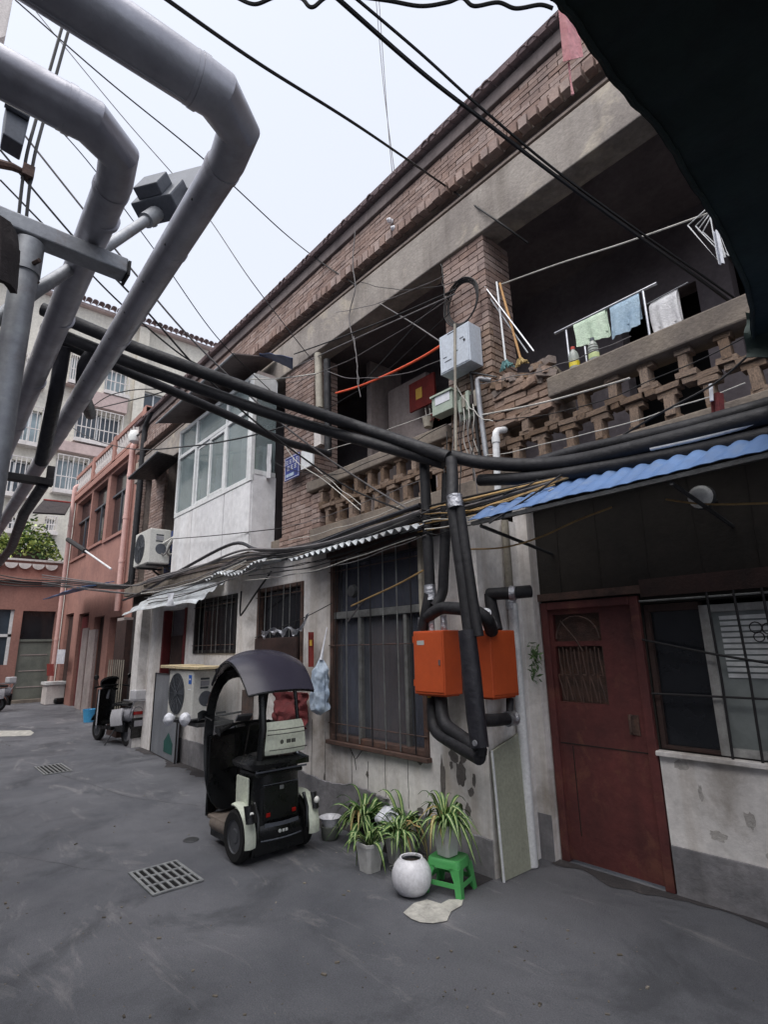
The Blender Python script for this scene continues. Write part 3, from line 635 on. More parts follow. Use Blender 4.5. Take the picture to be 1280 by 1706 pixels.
# open sheet metal door and dark doorway on the left end
t = thing('doorway', 'dark cluttered doorway beside the white end post', 'doorway', (-9.5,3.5,0)); bx('frame','maroon_wood',t,(-10.0,3.48,0),(-9.93,3.62,2.34)); bx('frame','maroon_wood',t,(-9.02,3.48,0),(-8.95,3.62,2.34)); bx('dark','soot_wall',t,(-9.93,3.64,0),(-9.02,3.68,2.34)); bx('poster','red_cloth',t,(-9.25,3.6,1.3),(-9.03,3.63,2.0)); bx('panel','wood_dark',t,(-9.85,3.6,1.2),(-9.35,3.63,1.9))
t = thing('sheet_metal_door', 'grey half height sheet metal door with green triangle standing open', 'door', (-9.0,3.0,0))
a, b_ = PZ(250,1252), PZ(291,1273); d = (b_-a); up = V((0,0,1.28)); 
MB().slab(a, b_, b_+up, a+up, .03).build('leaf', 'zinc_door', t, bevel=.004)
nrm = V((d.y,-d.x,0)).normalized()*.004; 
MB().tube([a+nrm,b_+nrm,b_+up+nrm,a+up+nrm,a+nrm],.012,6).build('edge_frame','black_bar',t)
q0 = a+d*.55+V((0,0,.1))+nrm; MB().poly([q0, q0+d*.32, q0+d*.32+V((0,0,.16)), q0+d*.16+V((0,0,.3)), q0+V((0,0,.16))], nrm*.5).build('triangle_mark','teal_paint',t)
# ledge roof over the extension
bx('roof_ledge', 'ledge', EX, (EL-.3,3.42,2.725), (-6.4,3.96,2.90), bevel=.01); mb = MB(); mb.slab((EL-.3,3.40,2.91),(-2.9,3.40,2.76),(-2.9,3.98,2.93),(EL-.3,3.98,3.06),-.03); mb.build('roof_skin','dark_plaster',EX)
def corrugated(name, m, o, ux, uy, nx, pitch, amp, label, cat, grp=None, thick=.006, warp=0.0, ny=6):
    o, ux, uy = V(o), V(ux), V(uy); n = ux.cross(uy).normalized(); L = ux.length
    def f(u, v):
        return o + ux*u + uy*v + n*(amp*math.sin(2*math.pi*u*L/pitch)) + n*warp*noise.noise(V((u*4, v*2, L)))
    ob = MB().grid(f, nx, ny, thick).build(name, m, None, smooth=True, sharp=80); return tag(ob, label, cat, grp)
corrugated('corrugated_sheet', 'white_sheet', (-5.3,3.18,2.62), (2.1,.0,.02), (.0,.42,.13), 120, .105, .02, 'pale corrugated eave sheet above the large barred window', 'roofing sheet', warp=.03)
def ridged(u, v):
    return V((-10.7+3.1*u, 2.98+.10*u+.55*v+.02*noise.noise(V((u*3,v,4))), 2.34+.42*v+.022*math.sin(v*8*math.pi)+.05*noise.noise(V((u*3.5,v*2,1)))-.05*(2*u-1)**4))
tag(MB().grid(ridged, 30, 48, .006).build('corrugated_sheet','white_sheet',None,smooth=True,sharp=80),'bent pale corrugated sheet above the dark doorway','roofing sheet')
corrugated('corrugated_sheet', 'white_sheet', (-7.5,3.15,2.62), (1.6,.05,.05), (.0,.42,.1), 90, .09, .016, 'narrow grimy corrugated sheet between the two eaves', 'roofing sheet', warp=.08)
t = thing('foil_flap', 'white plastic flap hanging from the bent eave sheet', 'flap', PY(283,1000,2.9)); MB().grid(lambda u,v: PY(278+12*u, 988+22*v, 2.92)+V((0,.02*math.sin(3*u+4*v),0)),4,5,.003).build('flap','bag_white',t,smooth=True)
# blue corrugated awning over the door
AW = thing('blue_awning', 'blue corrugated metal awning over the maroon door', 'awning', (-1.6,3.6,2.55))
p0 = PY(780,872,3.2)
o0, ux, uy = V((p0.x,3.2,2.585)), V((4.2,0,.0)), V((.14,.62,.40)); n0 = ux.cross(uy).normalized()
def aw(u, v): return o0 + ux*u + uy*v + n0*(.022*min(1,.25+v*3)*abs(math.sin(math.pi*u*4.2/.115))+.012*noise.noise(V((u*12,v*3,7)))) + V((0,0,.02*noise.noise(V((u*5,v*2,1)))))
MB().grid(aw, 300, 6, .004).build('sheet', 'blue_sheet', AW, smooth=True, sharp=80)
bx('front_batten', 'iron', AW, (p0.x+.02,3.21,2.545),(p0.x+4.2,3.24,2.572)); bx('back_batten','iron',AW,(p0.x+.05,3.78,2.86),(p0.x+4.2,3.82,2.9))
for x in (p0.x+.1,p0.x+1.5,p0.x+2.9): MB().tube([(x,3.23,2.53),(x,4.19,2.40)],.014,6).build('strut','iron',AW)
t = thing('wall_lamp', 'small round white bulkhead lamp under the blue awning', 'lamp', PY(1168,828,3.9)); c = PY(1168,828,3.9); MB().lathe(c,[(.001,-.045),(.05,-.04),(.075,-.015),(.078,.0),(.07,.02)],20,'Y').build('shade','lens_white',t,smooth=True); MB().lathe(c+V((0,.02,0)),[(.08,0),(.085,.015),(.08,.03)],20,'Y').build('ring','iron',t,smooth=True); MB().tube([c+V((0,.05,0)),c+V((0,.3,.02))],.012,6).build('arm','iron',t)
# dark tarpaulin roof overhead
TP = thing('dark_tarpaulin', 'dark green tarpaulin stretched overhead on the right', 'tarpaulin', (.8,1.6,3.4))
ed = [PZ(860,-85,3.4),PZ(920,0,3.4),PZ(985,85,3.4),PZ(1070,190,3.4),PZ(1135,285,3.4),PZ(1200,390,3.4),PZ(1245,495,3.4),PZ(1250,560,3.38)]
ed = [V((ed[0].x, -2.0, 3.4)), V((ed[0].x-.02,-.5,3.4))] + ed; ep = smooth_path(ed, 6)
def tp(u, v):
    i = u*(len(ep)-1); k = min(int(i), len(ep)-2); p = ep[k].lerp(ep[k+1], i-k)
    p = p + V((.018*noise.noise(V((u*9,0,3)))*max(0,1-v*4)+.008*noise.noise(V((u*40,0,5)))*max(0,1-v*8),0,0))
    z = p.z + -.012*abs(math.sin(u*33))*max(0,1-v*5) + .07*noise.noise(V((u*9,v*7,5)))*min(1,v*5) + .05*noise.noise(V((u*5, v*4, 2)))*min(1, v*6) + .03*math.sin(u*17+v*5)*min(1,v*4) - .25*math.sin(math.pi*v)*.3
    return V((p.x + v*3.6, p.y + .06*noise.noise(V((u*4,v*3,8)))*v, z))
MB().grid(tp, 120, 60, .004).build('sheet', 'tarp', TP, smooth=True, sharp=80)
MB().tube([tp(i/120,.004)+V((.0,0,-.004)) for i in range(121)], .010, 6).build('hem_rope', 'tarp', TP, smooth=True)
MB().grid(lambda u,v: PY(1243+60*u, 520+75*v+6*u, 3.55)+V((0,.03*math.sin(9*v+3*u),0)), 6, 8, .004).build('hanging_flap','tarp',TP,smooth=True)
# pink cloth strip tied to the tarpaulin corner
t = thing('pink_ribbon', 'pink cloth strip tied to the tarpaulin corner', 'ribbon', PZ(945,40,3.36))
base = PZ(940,-6,3.42)
MB().grid(lambda u,v: PD(930+26*u+6*v*(u)+10*v, -5+108*v-8*u*v, 2.05-.02*math.sin(u*5)) , 6, 10, .003).build('strip','pink_cloth',t,smooth=True)
MB().tube([PD(948,105,2.05),PD(952,140,2.05),PD(955,158,2.05)],[.004,.003,.006],6).build('tail','pink_cloth',t)
MB().tube([PD(950+12*math.cos(a),15+14*math.sin(a),2.04) for a in [2*math.pi*i/14 for i in range(15)]],.006,6,cap=False).build('loop','pink_cloth',t,smooth=True)
# ================================================================ WHITE BAY WINDOW
BY = 3.6; X0, X1 = -10.15, -7.1
BW = thing('bay_window', 'white enclosed balcony bay with sliding windows on the upper floor', 'bay window', (-8.6,3.6,3.0))
for (a, b_) in ((X0,-9.3),(-9.29,-8.0),(-7.99,X1)): bx('lower_panel','white_panel',BW,(a,BY,3.02),(b_-.012,BY+.03,4.08),bevel=.003)
bx('end_panel','white_panel',BW,(X1-.03,BY+.031,3.02),(X1,FY+.02,4.2),bevel=.003)
bx('end_panel','white_panel',BW,(X0,BY+.031,3.02),(X0+.03,FY,5.9),bevel=.003)
fr = MB()
for a in (X0, -9.32, -8.05, X1-.14): fr.box((a,BY-.015,4.085),(a+(.14 if a==X1-.14 else .07),BY+.05,5.84))
fr.box((X0+.07,BY-.012,4.085),(X1-.14,BY+.05,4.16)); fr.box((X0+.07,BY-.012,5.24),(X1-.14,BY+.05,5.31)); fr.box((X0+.07,BY-.012,5.77),(X1-.14,BY+.05,5.84))
fr.build('frame','upvc',BW,bevel=.006)
sash = MB()
for a, b_, y in ((-9.24,-8.62,BY+.012),(-8.68,-8.06,BY-.008)):
    for (p_, q_) in (((a,y,4.165),(a+.05,y+.03,5.235)),((b_-.05,y,4.165),(b_,y+.03,5.235)),((a+.05,y,4.165),(b_-.05,y+.03,4.21)),((a+.05,y,5.19),(b_-.05,y+.03,5.235))): sash.box(p_,q_)
sash.build('sash','upvc',BW,bevel=.004)
for (a, b_, z0, z1) in ((X0+.07,-9.32,4.16,5.24),(-9.19,-8.67,4.21,5.19),(-8.63,-8.11,4.21,5.19),(-7.98,X1-.14,4.16,5.24),(X0+.07,-9.32,5.31,5.77),(-9.25,-8.05,5.31,5.77),(-7.98,X1-.14,5.31,5.77)):
    bx('pane','glass',BW,(a,BY+.022,z0),(b_,BY+.028,z1))
bx('end_sill','upvc',BW,(X1-.035,BY+.051,4.2),(X1+.01,FY,4.27)); bx('end_pane','glass',BW,(X1-.02,BY+.06,4.27),(X1-.014,FY,5.5)); bx('end_head','upvc',BW,(X1-.035,BY+.051,5.5),(X1+.005,FY,5.84))
bx('inner_room','soot_wall',BW,(X0+.05,4.5,3.1),(X1-.05,4.55,5.9)); bx('ceiling','grey_plaster',BW,(X0,BY+.06,5.845),(X1,4.5,5.9)); bx('bay_floor','ledge',BW,(X0,BY+.03,2.98),(X1,4.5,3.015))
random.seed(12)
for i in range(9):
    x = -9.9+i*.33; MB().grid(lambda u,v,x=x: V((x+u*.26+.01*math.sin(v*9), 3.85+.03*math.sin(u*12+x*5), 4.15+v*(.7+.3*math.sin(x*7)))),6,4,.004).build('curtain', random.choice(['towel_white','bag_blue','towel_white','towel_green']), BW, smooth=True)
for (yy,zz,w_,h_,m_) in ((3.85,4.3,.1,.28,'junk_dark'),(3.8,4.62,.14,.1,'towel_white')): bx('stored_box',m_,BW,(X1-.25,yy,zz),(X1-.12,yy+w_,zz+h_),bevel=.01)
mb = MB(); mb.slab((X0-.25,3.2,6.0),(X1+.05,3.2,6.0),(X1+.05,FY-.05,6.2),(X0-.25,FY-.05,6.2),-.02); mb.build('cover_sheet','dark_plaster',BW)
MB().tube([(X0-.25,3.2,6.0),(X1+.05,3.2,6.0)],.018,8).build('cover_edge','galv',BW)
t = thing('blue_tarp', 'dark blue sheet over the end of the white bay window roof', 'tarpaulin', (-6.8,3.7,6.0)); MB().grid(lambda u,v: PY(432+56*u, 588+8*u*u+(4+16*u)*v, 3.3+.35*v)+V((0,0,.018*noise.noise(V((u*5,v*5,9))))),12,8,.006).build('cloth','blue_tarp',t,smooth=True)
# left of the bay: small dark canopy, blue post, gap
t = thing('metal_canopy', 'small dark sheet metal canopy left of the white bay', 'canopy', PY(260,780,3.3))
a, b_, c, d = PY(213,797,3.1), PY(262,752,3.1), PY(300,762,4.0), PY(258,797,4.0)
MB().slab(a,b_,c,d,.03).build('sheet','black_foam',t); MB().tube([a,b_],.014,6).build('edge','galv',t)
t = thing('blue_signboard', 'narrow blue board beside the white bay', 'board', PY(278,920,3.9)); a, b_ = PY(272,955,3.8), PY(286,885,3.8); bx('board','blue_paint',t,(a.x,3.8,a.z),(a.x+.35,3.83,b_.z))
# wall mounted outdoor unit on the upper floor
def ac_unit(name, label, loc, W_, D_, H_, grp='air conditioner outdoor units', badge=False):
    t = thing(name, label, 'air conditioner', loc, group=grp); x, y, z = loc     # fan faces -Y
    bx('casing','ac_white',t,(x,y,z),(x+W_,y+D_,z+H_),bevel=.02)
    c = V((x+W_*.38,y-.004,z+H_*.5)); r_ = H_*.43
    MB().lathe(c,[(.001,.0),(r_,.0),(r_,-.004),(.001,-.004)][::-1],32,'Y').build('fan_opening','fan_dark',t)
    g_ = MB()
    for k in range(1,7): g_.tube([c+V((r_*k/6.2*math.cos(a),-.012,r_*k/6.2*math.sin(a))) for a in [2*math.pi*i/28 for i in range(29)]],.003,4,cap=False)
    for i in range(12): a = math.pi*2*i/12; g_.tube([c+V((.02*math.cos(a),-.014,.02*math.sin(a))),c+V((r_*math.cos(a),-.014,r_*math.sin(a)))],.003,4)
    g_.build('fan_guard','fan_dark',t); MB().lathe(c+V((0,-.016,0)),[(.001,-.006),(.04,-.005),(.045,0)],16,'Y').build('fan_hub','fan_dark',t,smooth=True)
    for k in range(3):
        a = k*2.1; MB().grid(lambda u,v,a=a: c+V(((.04+u*(r_-.05))*math.cos(a+v*.7), -.006+.004*v, (.04+u*(r_-.05))*math.sin(a+v*.7))),4,3,.002).build('fan_blade','lamp_grey',t)
    if badge:
        s_ = MB(); s_.box((x+W_*.84,y-.004,z+H_*.72),(x+W_*.95,y+.004,z+H_*.9)); s_.build('badge','badge_blue',t); bx('badge_mark','sign_white',t,(x+W_*.865,y-.006,z+H_*.8),(x+W_*.925,y-.0042,z+H_*.83))
        bx('name_strip','sign_white',t,(x+W_*.83,y-.004,z+H_*.60),(x+W_*.94,y+.002,z+H_*.615))
    # service side (+X)
    bx('vent','fan_dark',t,(x+W_-.002,y+D_*.3,z+H_*.80),(x+W_+.004,y+D_*.65,z+H_*.84)); bx('handle_recess','scooter_grey',t,(x+W_-.002,y+D_*.3,z+H_*.68),(x+W_+.006,y+D_*.65,z+H_*.78)); bx('vent','fan_dark',t,(x+W_-.002,y+D_*.3,z+H_*.62),(x+W_+.004,y+D_*.62,z+H_*.66))
    MB().lathe((x+W_,y+D_*.55,z+H_*.42),[(.001,.004),(H_*.15,.004),(H_*.155,.0)],20,'X').build('valve_cover','lamp_grey',t)
    for s_ in (.15,.8): bx('foot','iron',t,(x+W_*s_,y+.02,z-.035),(x+W_*s_+.05,y+D_+.1,z))
    MB().tube(smooth_path([(x+W_,y+D_*.6,z+H_*.3),(x+W_+.06,y+D_*.7,z+H_*.25),(x+W_+.08,y+D_*.9,z+H_*.5),(x+W_+.05,y+D_+.05,z+H_*.75)]),.014,6).build('hose','cable_grey',t,smooth=True)
    return t
ac_unit('outdoor_unit','dusty white air conditioner outdoor unit low on the white wall behind the tricycle',(-8.0,2.93,.78),.84,.34,.62,badge=True)
t = thing('timber_shelf', 'pale timber plank lying on top of the low air conditioner', 'plank', (-7.6,2.95,1.43)); bx('plank','pale_wood',t,(-8.25,2.88,1.415),(-7.7,3.3,1.455),bevel=.005); bx('plank','pale_wood',t,(-7.69,2.9,1.41),(-6.95,3.3,1.445),bevel=.005)
bx('wall_bracket','iron',EX,(-8.0,3.0,.70),(-7.1,3.49,.742))
c = PY(221,948,3.25); t2 = ac_unit('outdoor_unit','grey white air conditioner outdoor unit hung high beside the red house',(c.x,3.25,c.z+.02),.85,.40,.66); cx_=c.x; cz_=c.z+.02
t2['label'] = 'grey white air conditioner outdoor unit hung high beside the red house'
MB().tube([(cx_+.85,3.5,cz_+.38)]+[(cx_+.93+.08*math.cos(a),3.7+.14*math.sin(a),cz_+.38+.2*math.sin(a+1)) for a in [i*.5 for i in range(16)]],.02,6).build('coiled_hose','ac_white',t2,smooth=True)
MB().tube([(cx_+.1,3.6,cz_-.03),(cx_+.1,4.1,cz_-.4)],.02,6).build('bracket','iron',t2); MB().tube([(cx_+.75,3.6,cz_-.03),(cx_+.75,4.1,cz_-.4)],.02,6).build('bracket','iron',t2)
# red lantern-like things and cloth behind the tricycle
t = thing('foil_valance', 'crumpled silver foil strip hanging below a window behind the tricycle', 'foil strip', PY(470,1045,3.3)); MB().grid(lambda u,v: PY(436+78*u, 1050-6*u-26*max(0,u-.85)*6+ (8+5*math.sin(u*30))*v + 3*math.sin(u*19), 3.3)+V((0,.03*noise.noise(V((u*14,v*3,1))),0)),30,4,.003).build('foil','foil',t,smooth=True)
t = thing('red_pennant', 'red and gold hanging ornament on the white wall', 'ornament', PY(518,1080,3.4)); MB().grid(lambda u,v: PY(514+9*u, 1053+58*v, 3.4),2,6,.004).build('cloth','red_cloth',t); MB().grid(lambda u,v: PY(516+4*u, 1066+10*v, 3.39),1,2,.004).build('mark','gold',t)
t = thing('plastic_bag', 'pale blue plastic bag hanging on the white wall by the window', 'bag', PY(532,1140,3.35))
def bag(u, v):
    a = 2*math.pi*u; h = v; r_ = .125*(1-.2*h)*(1 if h>.07 else .15+.85*h/.07)*(1 if h<.78 else .12+.88*(1-h)/.22); c = PY(532+3*v,1190-95*v,3.38); k = 1+.30*noise.noise(V((math.cos(a)*2.4,math.sin(a)*2.4,h*7)))+.12*noise.noise(V((math.cos(a)*6,math.sin(a)*6,h*16)))
    return c + V((r_*1.0*k*math.cos(a), r_*.6*k*math.sin(a), .012*math.sin(a*3)))
MB().grid(bag, 40, 30).build('sack','bag_blue',t,smooth=True); MB().tube([PY(535,1100,3.36),PY(540,1070,3.42),PY(545,1045,3.48)],[.02,.008,.005],6).build('knot','bag_white',t)
t = thing('shopping_bag', 'dark red bag hanging behind the tricycle seat', 'bag', PY(480,1185,3.4)); a, b_ = PY(455,1205,3.42), PY(512,1155,3.42); MB().grid(lambda u,v: V((a.x+(b_.x-a.x)*u, 3.42-.09*math.sin(math.pi*u)*math.sin(math.pi*min(1,v+.25))-.05*noise.noise(V((u*6,v*6,0))), a.z+(b_.z-a.z)*v)),16,14,.01).build('sack','maroon_cloth',t,smooth=True)
for k in (0,1): MB().tube(smooth_path([V((a.x+.25+.25*k,3.38,b_.z)),V((a.x+.28+.25*k,3.36,b_.z+.15)),V((a.x+.36+.1*k,3.40,b_.z+.28))]),.012,6).build('strap','red_cloth',t)
bx('pipe_strip','rust_frame',EX,PY(408,1240,3.49),PY(418,1150,3.45)+V((0,-.03,0)))
# ================================================================ ORANGE HEAT BOXES AND BLACK PIPES
def heat_box(name, label, a, b_, face):
    t = thing(name, label, 'metal box', ((a[0]+b_[0])/2,(a[1]+b_[1])/2,a[2]), group='orange heating boxes')
    bx('cabinet','orange',t,a,b_,bevel=.006)
    if face == 'Y': 
        bx('door_lip','orange',t,(a[0]+.015,a[1]-.006,a[2]+.02),(b_[0]-.01,a[1]-.001,b_[2]-.012),bevel=.004); MB().tube([(a[0]+.1,a[1]+.06,a[2]-.03),(a[0]+.1,a[1]+.06,a[2])],.014,8).build('drain_plug','gold',t)
        for x in (.12,.26): MB().tube([(a[0]+x,a[1]+.1,b_[2]),(a[0]+x,a[1]+.1,b_[2]+.12)],.028,10).build('pipe_stub','foil',t,smooth=True)
    else:
        bx('door_lip','orange',t,(b_[0]+.001,a[1]+.015,a[2]+.02),(b_[0]+.006,b_[1]-.012,b_[2]-.012),bevel=.004)
    bx('back_plate','iron',t,(a[0]+.03,b_[1]+.001,a[2]+.03),(b_[0]-.03,min(3.498,b_[1]+.095),b_[2]-.03)) if face=='Y' else None
    if face=='Y':
        bx('latch','silver',t,(b_[0]-.05,a[1]-.012,(a[2]+b_[2])/2-.02),(b_[0]-.035,a[1]-.0062,(a[2]+b_[2])/2+.02)); bx('sticker','emblem',t,(a[0]+.05,a[1]-.0075,b_[2]-.11),(a[0]+.13,a[1]-.0064,b_[2]-.075))
        for z in (.06,.40): bx('hinge','orange',t,(a[0]-.006,a[1]-.004,a[2]+z),(a[0]+.008,a[1]+.02,a[2]+z+.05))
    bx('bottom_lip','orange',t,(a[0]+.02,a[1]+.02,a[2]-.012),(b_[0]-.02,b_[1]-.02,a[2]))
    return t
heat_box('heat_box','orange metal box on the front wall right of the large window',(-3.32,3.2,1.275),(-2.985,3.40,1.765),'Y')
heat_box('heat_box','orange metal box on the return wall beside the white drainpipe',(-2.845,3.42,1.255),(-2.70,3.74,1.755),'X')
PP = thing('insulated_pipes', 'black foam wrapped heating pipes dropping past the orange boxes', 'pipes', (-2.95,3.3,0))
def bp(pts, r, m='black_foam', rad=.12, name='pipe', n=12): return MB().tube(bend(pts, rad, 6), r, n).build(name, m, PP, smooth=True)
def tp_(a, b_, r, m='foil'): MB().tube([a.lerp(b_, i/5) for i in range(6)], [r*(1+jit(.06)) for _ in range(6)], 12).build('tape_band', m, PP, smooth=True)
bp([PY(707,768,3.3),PY(712,880,3.3),PY(717,985,3.3),PY(712,1012,3.28),PY(704,1050,3.28)], .047)
tp_(PY(716,975,3.3),PY(718,1000,3.3),.052); tp_(PY(705,1030,3.28),PY(703,1049,3.28),.04)
bp([PY(745,790,3.35),PY(742,900,3.35),PY(738,990,3.35),PY(725,1010,3.3)], .045)
bp([PY(712,1028,3.28),PY(735,1012,3.28),PY(790,1016,3.24),PY(812,1030,3.3),PY(820,1052,3.45)], .05)
tp_(PY(808,1022,3.3),PY(818,1042,3.42),.052)
bp([PY(752,832,3.12),PY(770,960,3.12),PY(790,1120,3.12),PY(801,1258,3.12)], .045, 'black_foam'); bp([PY(764,835,3.14),PY(782,960,3.14),PY(797,1060,3.14)], .042, 'black_foam')
tp_(PY(757,826,3.12),PY(760,846,3.12),.062)
MB().tube([PY(778,1050,3.1),PY(786,1120,3.1),PY(794,1200,3.1),PY(800,1245,3.1)], [.064,.068,.067,.062], 14).build('wrapped_sleeve','black_tape',PP,smooth=True)
bp([PY(752,765,3.25),PY(755,800,3.2),PY(753,840,3.14)], .048)
bp([PY(735,1160,3.3),PY(738,1205,3.25),PY(775,1232,3.2),PY(802,1252,3.12)], .05); bp([PY(722,1160,3.36),PY(722,1216,3.3),PY(760,1240,3.2),PY(800,1262,3.1)], .052)
MB().lathe(PY(792,1238,3.02),[(.001,-.012),(.018,-.01),(.02,0)],12,'Y').build('bolt','silver',PP)
bp([PY(815,990,3.62),PY(850,988,3.62),PY(885,985,3.75)], .05); bp([PY(815,990,3.62),PY(828,1050,3.6)], .05); tp_(PY(850,988,3.62),PY(860,988,3.64),.056)
bp([PY(800,1200,3.2),PY(825,1200,3.4),PY(850,1197,3.62)], .045); tp_(PY(846,1198,3.58),PY(858,1196,3.66),.055); bp([PY(850,1165,3.7),PY(850,1200,3.6)], .03)
# overhead black bundle from the grey pipes to the wall
OB = thing('overhead_pipe_bundle', 'bundle of black insulated pipes crossing above the lane to the wall corner', 'pipes', (-3.1,2.0,3.3))
def ob(pts, r, m='black_foam', rad=.15): return MB().tube(bend(pts, rad, 6), r, 12).build('pipe', m, OB, smooth=True)
A1 = PX(70,515,-4.9); ob([A1, PX(225,580,-4.65), PX(480,672,-4.05), PX(600,712,-3.75), PY(748,762,3.25)], .056)
A2 = PX(70,545,-5.0); ob([A2, PX(225,608,-4.75), PX(450,690,-4.2), PX(560,722,-3.95), PY(740,772,3.3)], .052)
A3 = PX(70,556,-5.1); ob([A3, PX(230,627,-5.1), PX(380,692,-5.2), PX(470,735,-5.3), PY(548,757,3.85)], .046)
ob([PX(106,575,-5.1), PX(92,660,-5.4), PX(68,770,-6.2)], .062, 'black_tape'); ob([PX(158,585,-5.0),PX(140,605,-5.1),PX(136,650,-5.3),PX(150,690,-6.0)],.06,'black_tape')
# black lines running right above the awning
RB = thing('right_pipe_run', 'thick black insulated pipes and cables running above the blue awning', 'pipes', (-1.7,3.5,2.95))
def rb(pts, r, m='black_foam', name='pipe'): return MB().tube(smooth_path(pts, 6), r, 10).build(name, m, RB, smooth=True)
rb([PY(752,760,3.3),PY(800,770,3.42),PY(880,775,3.5),PY(960,768,3.5),PY(1080,742,3.45),PY(1290,690,3.4)], .055)
rb([PY(800,800,3.5),PY(900,795,3.5),PY(1000,780,3.48),PY(1150,752,3.45),PY(1290,722,3.42)], .05)
rb([PY(880,775,3.6),PY(960,752,3.6),PY(1040,735,3.55),PY(1150,710,3.5),PY(1290,672,3.5)], .045)
rb([PY(1085,748,3.42),PY(1180,727,3.40),PY(1290,697,3.38)], .014, 'pvc', 'white_tube')
for k in range(7):
    y0 = 830+k*7; rb([PY(520-5*k,905+k*4,3.36),PY(620,868+k*5,3.36),PY(705,846+k*5,3.30+.01*k),PY(780,828+k*5,3.34),PY(880,806+k*3,3.42),PY(960,790,3.48)], .009+.003*(k%2), ['cable','cable_tan','cable','cable_grey','cable','cable_tan','cable'][k], 'cable')
# ================================================================ PVC PIPES, GREEN BOARD
t = thing('drainpipe', 'white plastic drainpipe standing in the corner beside the green board', 'pipe', PZ(890,1437)); MB().tube([(-2.79,3.87,.01),(-2.79,3.87,1.98)],.042,16).build('pipe','pvc',t,smooth=True); MB().tube([(-2.80,3.86,1.98),(-2.80,3.86,2.7)],.032,14).build('upper_pipe','pvc_old',t,smooth=True); MB().tube([(-2.80,3.86,1.93),(-2.80,3.86,2.06)],.044,14).build('foil_wrap','foil',t,smooth=True)
t = thing('green_board', 'pale green sheet leaning in the corner below the orange box', 'board', (-2.8,3.7,0))
MB().slab((-2.78,3.50,.003),(-2.775,3.93,.003),(-2.80,3.93,.98),(-2.815,3.50,.86),.018).build('sheet','green_board',t,bevel=.002); MB().tube([(-2.775,3.495,.003),(-2.81,3.495,.87)],.01,6).build('edge_strip','pvc',t)
t = thing('overflow_elbow', 'short white plastic elbow pipe under the balcony stub', 'pipe', PY(825,740,3.85)); MB().tube(bend([PY(842,716,3.98),PY(826,718,3.85),PY(830,820,3.85)],.05,6),.032,12).build('pipe','pvc',t,smooth=True); MB().tube([PY(826,728,3.85),PY(827,738,3.85)],.038,12).build('collar','pvc',t,smooth=True)
t = thing('service_mast', 'rusty steel conduit bent over beside the brick pillar', 'pipe', PY(810,730,3.9)); MB().tube(bend([PY(818,634,3.98),PY(795,630,3.9),PY(800,680,3.9),PY(812,770,3.9)],.05,6),.026,10).build('conduit','galv',t,smooth=True); MB().tube([PY(785,620,3.93),PY(800,762,3.93)],.018,8).build('dark_conduit','black_bar',t); MB().tube([PY(784,620,3.92),PY(828,628,3.92)],.008,6).build('bracket','iron',t)
# ================================================================ THINGS ON THE FACADE AND BALCONY
t = thing('meter_box', 'large pale grey electrical box on the brick pillar', 'electrical box', PY(765,580,3.85))
a, b_ = PY(735,630,3.80), PY(783,537,3.80); bx('case','meter_grey',t,(a.x,3.80,4.33),(-3.01,3.99,4.76),bevel=.006); bx('door','meter_grey',t,(a.x+.015,3.794,4.345),(-3.025,3.799,4.745),bevel=.003)
MB().lathe((-3.07,3.79,4.58),[(.001,-.006),(.012,-.005),(.012,.004)],10,'Y').build('lock','black_bar',t)
for (dx,dz,w_) in ((.12,.40,.12),(.2,.24,.03),(.22,.17,.03),(.05,.16,.05),(.07,.11,.09),(.28,.28,.05)): bx('scrawl','lamp_grey',t,(a.x+dx,3.7925,4.33+dz),(a.x+dx+w_,3.7935,4.33+dz+.012))
t = thing('small_meter_box', 'small green grey meter box with white label below the big box', 'electrical box', PY(742,670,3.9)); a, b_ = PY(723,695,3.88), PY(755,650,3.88); bx('case','meter_green',t,(a.x,3.86,a.z),(b_.x,3.99,b_.z),bevel=.005); bx('label_plate','sign_white',t,(a.x+.05,3.855,a.z+.1),(b_.x-.03,3.8595,a.z+.22),bevel=.002); bx('hood','meter_green',t,(a.x-.01,3.84,b_.z),(b_.x+.01,3.99,b_.z+.02))
t = thing('open_meter_board', 'open meter board with exposed wiring on the pillar', 'electrical box', PY(772,670,3.9)); a, b_ = PY(762,700,3.9), PY(790,645,3.9); bx('board','meter_green',t,(a.x,3.95,a.z),(b_.x,3.99,b_.z)); random.seed(4)
for i in range(5): bx('breaker',random.choice(['meter_green','pvc_old','junk_dark']),t,(a.x+.03+.05*i,3.89,a.z+.06+.04*(i%2)),(a.x+.07+.05*i,3.949,a.z+.2+.03*(i%3)),bevel=.004)
for i in range(4): x = a.x+.03+.06*i; MB().tube(smooth_path([(x,3.9,a.z+.1),(x+.03,3.87,a.z-.05),(x-.02,3.9,a.z-.25),(x+.05,3.93,a.z-.5)]),.006,5).build('wire',random.choice(['cable_white','cable_grey','cable_tan']),t,smooth=True)
t = thing('cable_coil', 'coil of black cable hanging on the brick pillar', 'cable coil', PY(770,505,3.93))
c = PY(771,505,3.94)
for k in range(4): MB().tube([c+V(((.19+.015*k)*math.cos(a)+jit(.003), -.01*k, (.23+.012*k)*math.sin(a))) for a in [2*math.pi*i/30 for i in range(31)]],.008,6,cap=False).build('loop','cable',t,smooth=True)
MB().tube([PY(758,540,3.78),PY(760,760,3.80)],.014,6).build('strap','pvc_old',t)
